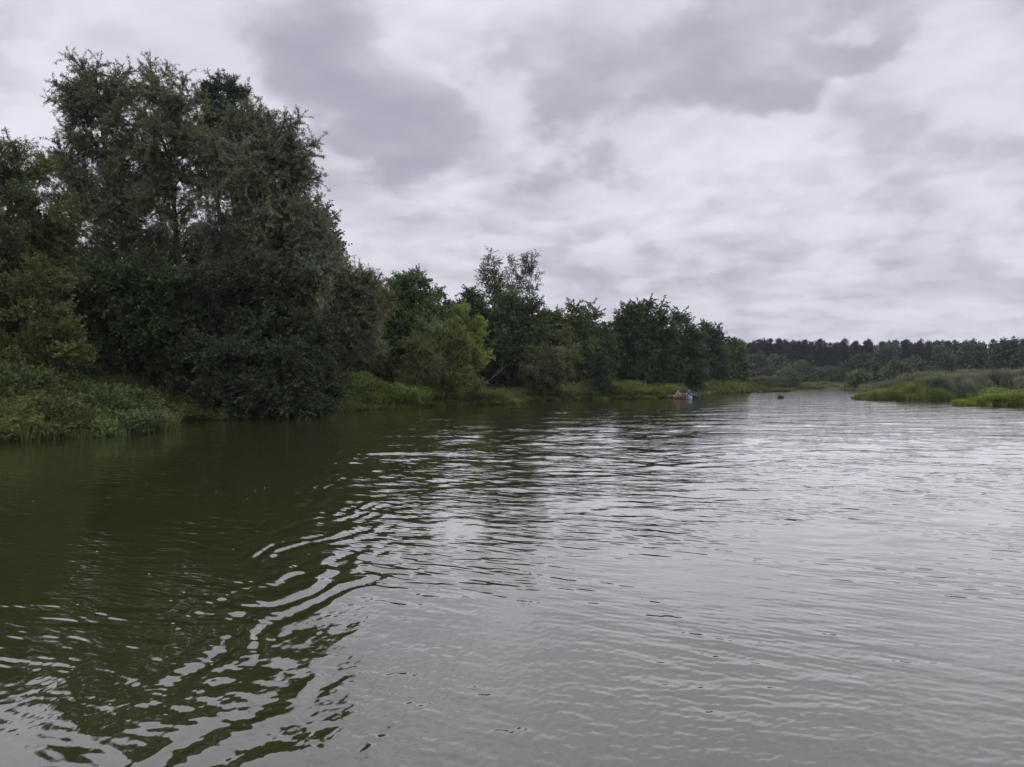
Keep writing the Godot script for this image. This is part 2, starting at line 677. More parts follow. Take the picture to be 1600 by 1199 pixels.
# Fine ripples as slopes, 11 m to a tile: many small wave trains lying mostly across the river.
func ripple_texture() -> ImageTexture:
	var size := 1024
	rng.seed = 55
	var sines := PackedFloat32Array()
	for i in size:
		sines.append(sin(TAU * i / size))
	var waves := []
	for i in 22:
		var k := 28.0 * pow(8.0, rng.randf())
		var a := rng.randfn(0.0, 0.30) + PI * 0.5
		waves.append([roundi(cos(a) * k), roundi(sin(a) * k), rng.randi() % size, 0.0118])
	var img := Image.create(size, size, false, Image.FORMAT_RGBAF)
	for y in size:
		for x in size:
			var sx := int(70.0 * sines[(5 * x) & 1023])
			var gx := 0.0
			var gy := 0.0
			for w in waves:
				var s: float = sines[(w[0] * x + w[1] * y + w[2]) & 1023] * w[3]
				var l := absf(w[0]) + absf(w[1])
				gx += s * w[0] / l
				gy += s * w[1] / l
			var lull: float = 1.0 + 0.35 * sines[(3 * x + 2 * y + 200) & 1023] + 0.35 * sines[(y * 4 - x * 2 + sx) & 1023]
			gx *= lull
			gy *= lull
			var v := Vector3(-gx, gy, 1.0).normalized()
			img.set_pixel(x, y, Color(v.x * 0.5 + 0.5, v.y * 0.5 + 0.5, v.z * 0.5 + 0.5))
	return ImageTexture.create_from_image(img)



# ------------------------------------------------------------------ plants of the banks

# Ground cover along a path of points (x, z), `half` metres to each side.
func cover(called: String, label: String, kind: String, path: Array, half: float, count: int, low: float, high: float, col: Color, wet := false) -> void:
	var o := Node3D.new()
	o.name = numbered(called)
	add_child(o)
	tag(o, label, called.replace("_", " "), "", "stuff")
	var ends := []
	var total := 0.0
	for i in path.size() - 1:
		total += path[i].distance_to(path[i + 1])
		ends.append(total)
	for v in 2:
		var where := []
		var colors := []
		for i in count / 2:
			var s := rng.randf() * total
			var k0 := 0
			while ends[k0] < s:
				k0 += 1
			var p: Vector2 = path[k0].lerp(path[k0 + 1], rng.randf()) + Vector2(rng.randf_range(-1, 1), rng.randf_range(-1, 1)) * half
			var y := ground_h(p.x, p.y)
			if y < -0.05:
				if not wet:
					continue
				y = -0.1
			var k := 1.0 + 0.55 * lump.get_noise_2d(p.x * 1.6, p.y * 1.6)
			var tall := lerpf(low, high, clampf(0.5 + lump.get_noise_2d(p.x * 0.6 + 50.0, p.y * 0.6) * 1.3 + rng.randf_range(-0.25, 0.25), 0.0, 1.0))
			var wide := lerpf(1.0, tall, 0.6) * rng.randf_range(0.85, 1.2)
			where.append(Transform3D(Basis(Vector3.UP, rng.randf() * TAU).rotated(rand_dir(), rng.randf() * 0.15) * Basis.from_scale(Vector3(wide, tall, wide)), Vector3(p.x, y, p.y)))
			var w := 0.16 * lump.get_noise_2d(p.x * 0.7, p.y * 0.7 + 90.0) + rng.randf_range(-0.06, 0.06)
			k *= rng.randf_range(0.8, 1.2)
			colors.append(Color(col.r * k * (1.0 + w), col.g * k, col.b * k * (1.0 - w)))
		scatter("tuft_mass", clumps[kind][v], grass_mat, where, colors, o).set_meta("kind", "stuff")


func build_banks() -> void:
	rng.seed = 301
	for q in COVER:
		cover(q[0], q[1], q[2], q[3], q[4], q[5], q[6], q[7], q[8], q[9])
	for q in TUSSOCKS:
		var o := thing("grass_tussock", Vector3(q[0], -0.05, q[1]), q[2], "grass tussock")
		var where := []
		var colors := []
		for i in 9:
			where.append(Transform3D(Basis(Vector3.UP, rng.randf() * TAU) * Basis.from_scale(Vector3(0.7, q[3], 0.7)), Vector3(rng.randfn() * 0.16, 0, rng.randfn() * 0.16)))
			colors.append(Color(0.10, 0.12, 0.035) * rng.randf_range(0.8, 1.2))
		var mound := SphereMesh.new()
		mound.radius = 0.3
		mound.height = 0.3
		mound.radial_segments = 14
		mound.rings = 6
		part("root_mound", mound, bark_mat, o)
		scatter("blades", clumps.sedge[0], grass_mat, where, colors, o).set_meta("kind", "stuff")


# ------------------------------------------------------------------ trees

# lobes: [x, y, z, rx, ry, rz] from the foot of the tree, y above the water.
func tree(called: String, label: String, category: String, group: String, kind: String, x: float, z: float, col: Color, dens: float, size: float, girth: float, lobes: Array, bare := 0.0) -> Node3D:
	var foot := ground_h(x, z) - 0.12
	var o := thing(called, Vector3(x, foot, z), label, category, group)
	rng.seed = hash(label) % 100000 + int(x * 10.0) + 7
	var bark := pale_bark_mat if kind == "birch" else bark_mat
	var top := 0.0
	var mid := Vector3.ZERO
	var sum := 0.0
	for q in lobes:
		top = maxf(top, q[1] + q[4] - foot)
		var v: float = q[3] * q[4]
		mid += Vector3(q[0], q[1] - foot, q[2]) * v
		sum += v
	mid /= sum
	# trunk: from the foot to the middle of the crown and on towards the top
	var st := begin()
	var crown_top := Vector3(mid.x, top * 0.9, mid.z)
	for q in lobes:
		if q[1] + q[4] - foot > top - 0.05:
			crown_top = Vector3(q[0], top * 0.94, q[2])
	var fork := Vector3(mid.x * 0.6, mid.y * 0.62, mid.z * 0.6)
	var stem := curve(Vector3(0, 0, 0), fork, jitter(0.04 * top), 5, 0.02 * top)
	tube(st, [Vector3(0, -0.3, 0)] + stem.slice(1), [girth * 1.35] + taper(girth, girth * 0.7, 5).slice(1), 8)
	var lead := curve(fork, crown_top, jitter(0.05 * top), 6, 0.02 * top)
	tube(st, lead, taper(girth * 0.7, girth * 0.08, 6), 7)
	part("trunk", st.commit(), bark, o)
	var where := [[], []]
	var colors := [[], []]
	var seed_off := rng.randf() * 500.0
	for q in lobes:
		var c := Vector3(q[0], q[1] - foot, q[2])
		var r := Vector3(q[3], q[4], q[5])
		var from: Vector3 = fork if c.y < fork.y + 1.0 else lead[clampi(int((c.y - fork.y) / maxf(0.1, crown_top.y - fork.y) * 4.0), 0, 5)]
		var lt := begin()
		var g := girth * clampf(q[3] * 0.2, 0.18, 0.5)
		var limb := curve(from, c, Vector3(0, -0.06, 0) * from.distance_to(c), 5, 0.03 * from.distance_to(c))
		tube(lt, limb, taper(g, g * 0.4, 5), 6)
		var area := 4.0 * PI * pow((pow(r.x * r.y, 1.6) + pow(r.x * r.z, 1.6) + pow(r.y * r.z, 1.6)) / 3.0, 1.0 / 1.6)
		var n := maxi(8, int(dens * area / (size * size) * 1.3))
		var tone := rng.randf_range(0.85, 1.15)
		var twigs := 0
		for i in n:
			var d := rand_dir()
			var ragged := 1.0 + 0.45 * lump.get_noise_3d(c.x + d.x * 3.3 + seed_off, c.y + d.y * 3.3, c.z + d.z * 3.3)
			var gap := lump.get_noise_3d(d.x * 6.0 + seed_off, d.y * 6.0 + c.y, d.z * 6.0)
			if gap < -0.34 and rng.randf() < 0.8:
				continue
			var s := lerpf(0.25, 0.96, pow(rng.randf(), 0.6)) * ragged
			var p := c + d * r * s
			if p.y < 0.15 + rng.randf() * 0.5 and q[1] > 1.0:
				p.y = 0.2 + rng.randf() * 0.5
			var out := (d * Vector3(1.0 / r.x, 1.0 / r.y, 1.0 / r.z)).normalized()
			var axis: Vector3 = (out * 0.75 + Vector3.UP * LIFT[kind] + rand_dir() * 0.55).normalized()
			var k := size * rng.randf_range(0.65, 1.25)
			var basis := frame(axis) * Basis(Vector3.UP, rng.randf() * TAU)
			if kind == "broad":
				# alder sprays lie flat: turn the thin way of the spray towards the sky
				var side := axis.cross(Vector3.UP).normalized()
				basis = Basis(side, axis, side.cross(axis)).rotated(axis, rng.randf_range(-0.4, 0.4))
			var v := rng.randi() % 2
			where[v].append(Transform3D(basis * Basis.from_scale(Vector3.ONE * k), p - axis * k * 0.45))
			var j := rng.randf_range(0.75, 1.28) * tone
			var w := rng.randf_range(-0.10, 0.10)
			colors[v].append(Color(col.r * j * (1.0 + w), col.g * j, col.b * j * (1.0 - w)))
			if twigs < 9 and s > 0.6:
				twigs += 1
				var b := curve(limb[3 + twigs % 3], p, jitter(0.1), 3, 0.05)
				tube(lt, b, taper(g * 0.35, 0.012, 3), 4, Color.WHITE, false)
		part("limb", lt.commit(), bark, o)
	var mat := needle_mat if kind in ["pine", "spruce"] else leaf_mat
	for v in 2:
		if where[v]:
			scatter("crown", clumps[kind][v], mat, where[v], colors[v], o).set_meta("kind", "stuff")
	return o


func copy_tree(o: Node3D, x: float, z: float, turn: float, scale_by: float) -> Node3D:
	var c: Node3D = o.duplicate()
	c.name = numbered(str(o.name).rstrip("0123456789").trim_suffix("_"))
	add_child(c)
	c.position = Vector3(x, ground_h(x, z) - 0.12, z)
	c.rotation.y = turn
	c.scale = Vector3.ONE * scale_by
	return c


func build_trees() -> void:
	for t in TREES:
		tree(t[0], t[1], t[2], t[3], t[4], t[5], t[6], t[7], t[8], t[9], t[10], t[11])


func build_far_wood() -> void:
	rng.seed = 911
	var kinds := []
	var label := "tall dark pine standing in the far wood behind the meadow"
	var group := "pines of the far wood"
	for k in 4:
		var lobes := []
		for i in 8:
			var y := 9.0 + i * 1.5
			var r := lerpf(3.3, 1.3, i / 7.0) * rng.randf_range(0.8, 1.15)
			lobes.append([rng.randf_range(-0.7, 0.7) * (1.0 - i / 8.0), y, rng.randf_range(-0.7, 0.7), r, 1.3, r])
		for i in 4:
			lobes.append([rng.randf_range(-1.4, 1.4), 2.5 + i * 2.2, rng.randf_range(-1.6, 1.6), 2.5, 1.5, 2.5])
		var c := Color(0.046, 0.060, 0.040) * rng.randf_range(0.85, 1.2)
		var x := 95.0 + k * 37.0
		kinds.append(tree("pine_tree", label, "pine tree", group, "pine", x, -338.0, c, 0.8, 1.5, 0.22, lobes))
		rng.seed = 920 + k
	rng.seed = 931
	for row in 4:
		var x := 78.0 + row * 3.0
		while x < 262.0 + row * 8.0:
			var z := -328.0 - row * 11.0 + rng.randf_range(-4, 4)
			var tall := 0.95 + 0.06 * bumps.get_noise_1d(x * 2.0) + rng.randf_range(-0.06, 0.05)
			copy_tree(kinds[rng.randi() % 4], x, z, rng.randf() * TAU, tall)
			x += rng.randf_range(2.5, 3.9)


# ------------------------------------------------------------------ kayaks and paddlers

# A smooth body from tapered bones [a, b, ra, rb, colour]: distances joined by a smooth
# minimum on a grid and meshed as surface nets.
func body_mesh(bones: Array, cell: float, blend: float) -> ArrayMesh:
	var lo := Vector3.ONE * INF
	var hi := -lo
	for b in bones:
		for p in [b[0], b[1]]:
			lo = lo.min(p - Vector3.ONE * 0.2)
			hi = hi.max(p + Vector3.ONE * 0.2)
	var n := Vector3i(((hi - lo) / cell).ceil()) + Vector3i.ONE
	var field := PackedFloat32Array()
	field.resize(n.x * n.y * n.z)
	var i := 0
	for z in n.z:
		for y in n.y:
			for x in n.x:
				field[i] = body_distance(bones, lo + Vector3(x, y, z) * cell, blend)
				i += 1
	var ids := {}
	var verts := []
	for z in n.z - 1:
		for y in n.y - 1:
			for x in n.x - 1:
				var at := x + n.x * (y + n.y * z)
				var sum := Vector3.ZERO
				var hits := 0
				for e in EDGES:
					var a: float = field[at + e[0].x + n.x * (e[0].y + n.y * e[0].z)]
					var b: float = field[at + e[1].x + n.x * (e[1].y + n.y * e[1].z)]
					if (a < 0.0) != (b < 0.0):
						sum += Vector3(e[0]).lerp(Vector3(e[1]), a / (a - b))
						hits += 1
				if hits:
					ids[at] = verts.size()
					verts.append(lo + (Vector3(x, y, z) + sum / hits) * cell)
	var st := begin()
	for v in verts:
		var best := INF
		var col := Color.WHITE
		for b in bones:
			var d := bone_distance(b, v)
			if d < best:
				best = d
				col = b[4]
		st.set_smooth_group(0)
		st.set_color(col)
		st.add_vertex(v)
	var step := [1, n.x, n.x * n.y]
	for z in range(1, n.z - 1):
		for y in range(1, n.y - 1):
			for x in range(1, n.x - 1):
				var at := x + n.x * (y + n.y * z)
				for ax in 3:
					var inside := field[at] < 0.0
					if inside == (field[at + step[ax]] < 0.0):
						continue
					var u: int = step[(ax + 1) % 3]
					var w: int = step[(ax + 2) % 3]
					var q := [ids[at], ids[at - u], ids[at - u - w], ids[at - w]]
					for k in ([0, 2, 1, 0, 3, 2] if inside else [0, 1, 2, 0, 2, 3]):
						st.add_index(q[k])
	st.generate_normals()
	return st.commit()


func bone_distance(b: Array, p: Vector3) -> float:
	var ab: Vector3 = b[1] - b[0]
	var t := clampf((p - b[0]).dot(ab) / maxf(ab.length_squared(), 1e-6), 0.0, 1.0)
	return p.distance_to(b[0] + ab * t) - lerpf(b[2], b[3], t)


func body_distance(bones: Array, p: Vector3, blend: float) -> float:
	var d := 10.0
	for b in bones:
		var e := bone_distance(b, p)
		var h := clampf(0.5 + 0.5 * (d - e) / blend, 0.0, 1.0)
		d = lerpf(d, e, h) - blend * h * (1.0 - h)
	return d


func plain(c: Color, rough: float) -> StandardMaterial3D:
	var m := StandardMaterial3D.new()
	m.albedo_color = c
	m.roughness = rough
	return m


# A kayak hull along z, bow at +z, keel under water: a loft of rounded sections with a deck.
func hull_mesh(long: float, wide: float) -> Array:
	var hull := begin()
	var deck := begin()
	var rows := 22
	var ring := []
	for i in rows + 1:
		var t := float(i) / rows
		var u := t * 2.0 - 1.0
		var w := wide * 0.5 * pow(maxf(0.0, 1.0 - pow(absf(u), 2.4)), 0.75) + 0.015
		var sheer := 0.20 + 0.16 * pow(absf(u), 2.5)
		var keel := -0.12 + 0.16 * pow(absf(u), 4.0)
		var z := u * long * 0.5
		var row := []
		for k in 11:
			var a := PI * k / 10.0
			row.append(Vector3(-cos(a) * w, lerpf(sheer, keel, pow(sin(a), 0.6)), z))
		ring.append([row, w, sheer, z])
	for i in rows:
		for k in 10:
			for v in [ring[i][0][k], ring[i + 1][0][k + 1], ring[i + 1][0][k], ring[i][0][k], ring[i][0][k + 1], ring[i + 1][0][k + 1]]:
				hull.add_vertex(v)
		for k in 8:
			var q := []
			for p in [[i, k], [i + 1, k], [i + 1, k + 1], [i, k + 1]]:
				var rr: Array = ring[p[0]]
				var s: float = p[1] / 4.0 - 1.0
				q.append(Vector3(s * rr[1], rr[2] + 0.07 * (1.0 - s * s), rr[3]))
			for n in [0, 1, 2, 0, 2, 3]:
				deck.add_vertex(q[n])
	hull.generate_normals()
	deck.generate_normals()
	return [hull.commit(), deck.commit()]


func kayak(at: Vector3, turn: float, label: String, hull_col: Color, deck_col: Color, seats: Array) -> Node3D:
	var o := thing("kayak", at, label, "kayak", "kayaks by the far trees")
	o.rotation.y = turn
	var m := hull_mesh(4.1, 0.66)
	part("hull", m[0], plain(hull_col, 0.35), o)
	part("deck", m[1], plain(deck_col, 0.35), o)
	for z in seats:
		var rim := TorusMesh.new()
		rim.inner_radius = 0.20
		rim.outer_radius = 0.245
		rim.rings = 28
		rim.ring_segments = 8
		var c := part("cockpit_rim", rim, plain(srgb(0.015, 0.015, 0.017), 0.5), o)
		c.position = Vector3(0, 0.272, z)
		c.scale = Vector3(1.0, 1.0, 1.7)
		var back := BoxMesh.new()
		back.size = Vector3(0.34, 0.24, 0.05)
		var s := part("seat_back", back, plain(srgb(0.02, 0.02, 0.025), 0.8), o)
		s.position = Vector3(0, 0.36, z - 0.3)
		s.rotation.x = -0.15
	var cap := SphereMesh.new()
	cap.radius = 0.035
	cap.height = 0.07
	for e in [-1, 1]:
		part("grab_handle", cap, plain(srgb(0.02, 0.02, 0.02), 0.6), o).position = Vector3(0, 0.40, e * 1.98)
	return o


func paddler(at: Vector3, turn: float, label: String, vest: Color, tilt: float, hair_col: Color) -> void:
	var o := thing("person", at, label, "person", "paddlers in the kayaks")
	o.rotation.y = turn
	var skin := Color(0.42, 0.27, 0.20)
	var cloth := Color(vest.r, vest.g, vest.b)
	var dark := Color(0.03, 0.035, 0.05)
	var rise := sin(tilt) * 0.30
	var hl := Vector3(-0.30, 0.40 - rise, 0.36)
	var hr := Vector3(0.30, 0.40 + rise, 0.36)
	var bones := [
		[Vector3(0, 0.10, 0), Vector3(0, 0.28, -0.03), 0.15, 0.135, cloth],
		[Vector3(0, 0.28, -0.03), Vector3(0, 0.50, -0.02), 0.14, 0.15, cloth],
		[Vector3(-0.14, 0.53, -0.02), Vector3(0.14, 0.53, -0.02), 0.075, 0.075, cloth],
		[Vector3(0, 0.55, -0.01), Vector3(0, 0.66, 0.01), 0.055, 0.052, skin],
		[Vector3(0, 0.72, 0.02), Vector3(0, 0.79, 0.01), 0.072, 0.088, skin],
		[Vector3(0, 0.735, 0.09), Vector3(0, 0.72, 0.105), 0.014, 0.016, skin],
		[Vector3(-0.088, 0.75, 0.01), Vector3(-0.092, 0.73, 0.005), 0.018, 0.014, skin],
		[Vector3(0.088, 0.75, 0.01), Vector3(0.092, 0.73, 0.005), 0.018, 0.014, skin],
		[Vector3(-0.17, 0.53, -0.01), Vector3(-0.27, 0.32, 0.10), 0.056, 0.046, skin],
		[Vector3(-0.27, 0.32, 0.10), hl + Vector3(0.02, -0.02, -0.07), 0.044, 0.030, skin],
		[Vector3(0.17, 0.53, -0.01), Vector3(0.27, 0.32, 0.10), 0.056, 0.046, skin],
		[Vector3(0.27, 0.32, 0.10), hr + Vector3(-0.02, -0.02, -0.07), 0.044, 0.030, skin],
		[hl + Vector3(0.02, -0.01, -0.07), hl + Vector3(0, 0.02, -0.03), 0.030, 0.034, skin],
		[hr + Vector3(-0.02, -0.01, -0.07), hr + Vector3(0, 0.02, -0.03), 0.030, 0.034, skin],
		[Vector3(-0.10, 0.08, 0.04), Vector3(-0.13, 0.16, 0.44), 0.085, 0.060, dark],
		[Vector3(0.10, 0.08, 0.04), Vector3(0.13, 0.16, 0.44), 0.085, 0.060, dark],
		[Vector3(-0.13, 0.16, 0.44), Vector3(-0.09, 0.02, 0.82), 0.055, 0.04, dark],
		[Vector3(0.13, 0.16, 0.44), Vector3(0.09, 0.02, 0.82), 0.055, 0.04, dark],
	]
	var mat := StandardMaterial3D.new()
	mat.vertex_color_use_as_albedo = true
	mat.roughness = 0.7
	var st := SurfaceTool.new()
	st.create_from(body_mesh(bones, 0.028, 0.05), 0)
	# fingers close round the shaft, the thumb from below
	for h in [hl, hr]:
		var s := signf(h.x)
		var f := begin()
		for k in 4:
			var x: float = h.x - s * 0.03 + s * k * 0.021
			var y: float = h.y + s * (x - h.x) * tan(tilt)
			var l: float = [0.9, 1.0, 0.95, 0.8][k]
			tube(f, [Vector3(x, y + 0.02, h.z - 0.03), Vector3(x, y + 0.03, h.z + 0.005), Vector3(x, y + 0.008, h.z + 0.026 * l), Vector3(x, y - 0.016 * l, h.z + 0.012)], [0.010, 0.0095, 0.009, 0.007], 6, skin)
		tube(f, [h + Vector3(-s * 0.035, 0.005, -0.035), h + Vector3(-s * 0.04, -0.02, -0.01), h + Vector3(-s * 0.03, -0.022, 0.015)], [0.011, 0.010, 0.008], 6, skin)
		st.append_from(f.commit(), 0, Transform3D.IDENTITY)
	part("body", st.commit(), mat, o)
	var hair := SphereMesh.new()
	hair.radius = 0.098
	hair.height = 0.17
	part("hair", hair, plain(hair_col, 0.8), o).position = Vector3(0, 0.80, -0.012)
	for e in [-1, 1]:
		var eye := SphereMesh.new()
		eye.radius = 0.011
		eye.height = 0.022
		part("eye", eye, plain(srgb(0.02, 0.015, 0.012), 0.3), o).position = Vector3(e * 0.032, 0.765, 0.088)
	var mouth := CapsuleMesh.new()
	mouth.radius = 0.006
	mouth.height = 0.045
	var mo := part("mouth", mouth, plain(srgb(0.25, 0.09, 0.08), 0.6), o)
	mo.position = Vector3(0, 0.70, 0.083)
	mo.rotation.z = PI / 2
	var jacket := begin()
	for s in [-1, 1]:
		tube(jacket, [Vector3(s * 0.085, 0.14, 0.06), Vector3(s * 0.09, 0.34, 0.065), Vector3(s * 0.08, 0.52, 0.055), Vector3(s * 0.08, 0.56, -0.02), Vector3(s * 0.09, 0.36, -0.10), Vector3(s * 0.085, 0.16, -0.09)], [0.08, 0.095, 0.07, 0.06, 0.09, 0.08], 9)
	part("life_vest", jacket.commit(), plain(Color(vest.r * 0.7, vest.g * 0.75, vest.b).linear_to_srgb(), 0.8), o)


func paddle(at: Vector3, turn: float, tilt: float, label: String, blade_col: Color) -> void:
	var o := thing("paddle", at, label, "paddle", "kayak paddles")
	o.rotation = Vector3(0, turn, tilt)
	var st := begin()
	tube(st, [Vector3(-0.85, 0, 0), Vector3(0.85, 0, 0)], [0.016, 0.016], 8)
	part("shaft", st.commit(), plain(srgb(0.30, 0.29, 0.31), 0.4), o)
	for e in [-1, 1]:
		var b := begin()
		var pts := [Vector2(0, 0.02), Vector2(0.1, 0.07), Vector2(0.28, 0.095), Vector2(0.42, 0.08), Vector2(0.46, 0.0)]
		for side in [-1, 1]:
			for i in pts.size() - 1:
				for f in [-1, 1]:
					var z: float = f * 0.008
					var q := [Vector3(pts[i].x, 0, z * 2.0), Vector3(pts[i].x, pts[i].y * side, z * 0.3), Vector3(pts[i + 1].x, pts[i + 1].y * side, z * 0.3), Vector3(pts[i + 1].x, 0, z * 2.0)]
					for n in ([0, 1, 2, 0, 2, 3] if side * f > 0 else [0, 2, 1, 0, 3, 2]):
						b.add_vertex((q[n] + Vector3(0.82, 0, 0)) * Vector3(e, 1, e))
		b.generate_normals()
		part("blade", b.commit(), plain(blade_col, 0.4), o)


func build_kayaks() -> void:
	var blue := srgb(0.045, 0.085, 0.17)
	kayak(Vector3(17.35, 0.0, -82.0), 0.05, "orange kayak with its bow towards the open river", srgb(0.25, 0.105, 0.05), srgb(0.28, 0.14, 0.08), [-0.25])
	paddler(Vector3(17.34, 0.06, -82.25), 0.05, "person in a pale shirt paddling the orange kayak", Color(0.20, 0.17, 0.18), 0.18, srgb(0.10, 0.06, 0.03))
	paddle(Vector3(17.36, 0.46, -81.89), 0.05, 0.18, "blue bladed paddle held across the orange kayak", blue)
	kayak(Vector3(18.55, 0.0, -82.6), -0.22, "pale blue kayak carrying two people", srgb(0.30, 0.40, 0.54), srgb(0.34, 0.42, 0.55), [0.55, -0.85])
	for q in [[0.5, 0.12, "front", 0.08], [-0.9, -0.2, "rear", 0.05]]:
		var p := Vector3(18.55, 0.06, -82.6) + Vector3(0, 0, q[0]).rotated(Vector3.UP, -0.22)
		paddler(p, -0.22, "person in a navy vest in the %s seat of the pale blue kayak" % q[2], Color(0.025, 0.03, 0.09), q[1], srgb(q[3], 0.04, 0.02))
		paddle(p + Vector3(0, 0.40, 0.36).rotated(Vector3.UP, -0.22), -0.22, q[1], "paddle of the person in the %s seat of the pale blue kayak" % q[2], blue)


# ------------------------------------------------------------------ fallen wood

func build_driftwood() -> void:
	rng.seed = 77
	for q in DEADWOOD:
		var a := Vector3(q[0], ground_h(q[0], q[2]) + q[1], q[2])
		var b := Vector3(q[3], q[4], q[5])
		var o := thing("dead_branch", a, q[7], "dead branch")
		var st := begin()
		var bend: float = a.distance_to(b) * 0.06
		var pts := curve(Vector3.ZERO, b - a, Vector3(0, -bend, 0), 7, bend * 0.4)
		tube(st, pts, taper(q[6], q[6] * 0.2, 7), 6)
		part("stem", st.commit(), dead_wood_mat, o)
		for i in 5:
			var f: Vector3 = pts[3 + i % 4]
			var t := begin()
			var d := ((b - a).normalized() + rand_dir() * 0.8).normalized() * a.distance_to(b) * rng.randf_range(0.15, 0.3)
			tube(t, curve(f, f + d, jitter(0.05), 3, 0.03), taper(q[6] * 0.4, 0.01, 3), 5)
			part("twig", t.commit(), dead_wood_mat, o)


# Pale and brownish flecks on the calm water to the left of the boat.
func build_flecks() -> void:
	rng.seed = 404
	var st := begin()
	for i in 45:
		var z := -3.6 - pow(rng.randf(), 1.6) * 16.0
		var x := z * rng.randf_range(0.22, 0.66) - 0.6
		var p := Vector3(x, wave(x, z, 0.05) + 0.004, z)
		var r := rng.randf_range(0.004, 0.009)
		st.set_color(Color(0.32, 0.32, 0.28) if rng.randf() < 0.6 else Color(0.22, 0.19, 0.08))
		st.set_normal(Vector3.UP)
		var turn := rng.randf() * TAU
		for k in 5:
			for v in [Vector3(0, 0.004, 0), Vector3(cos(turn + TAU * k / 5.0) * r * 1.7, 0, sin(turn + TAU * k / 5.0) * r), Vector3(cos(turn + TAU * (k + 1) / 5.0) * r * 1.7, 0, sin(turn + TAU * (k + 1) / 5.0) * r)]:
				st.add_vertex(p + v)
	var m := StandardMaterial3D.new()
	m.vertex_color_use_as_albedo = true
	m.roughness = 0.8
	tag(part("floating_flecks", st.commit(), m, self), "small pale and brownish flecks on the calm dark water", "flecks", "", "stuff")

const RIVER := [
	Vector2(-60, 60), Vector2(-34, 10), Vector2(-24, -4), Vector2(-18.5, -14), Vector2(-14.4, -21.6), Vector2(-12.6, -24.2), Vector2(-12.2, -26.5), Vector2(-14.2, -31), Vector2(-14.6, -33), Vector2(-13.6, -34.4), Vector2(-11.6, -36), Vector2(-10.4, -39), Vector2(-10.1, -45), Vector2(-9.2, -50), Vector2(-6.9, -52.5), Vector2(-6, -55), Vector2(-4.2, -57), Vector2(-0.6, -60), Vector2(-0.6, -63), Vector2(0.5, -70), Vector2(6.4, -78), Vector2(13.3, -82.5), Vector2(20, -90), Vector2(28, -116), Vector2(43, -145), Vector2(58.5, -166), Vector2(63, -190), Vector2(80, -245), Vector2(105, -252), Vector2(92, -215), Vector2(77, -172), Vector2(62, -128), Vector2(48, -98), Vector2(35, -79), Vector2(36, -76.5), Vector2(48, -74), Vector2(42, -66), Vector2(33.5, -57.5), Vector2(35, -54.5), Vector2(44, -52), Vector2(52, -40), Vector2(56, -10), Vector2(60, 60),
]
const LIFT := {"willow": 0.45, "broad": 0.1, "birch": 0.35, "bush": 0.6, "far": 0.4, "pine": 0.7, "spruce": 0.05}
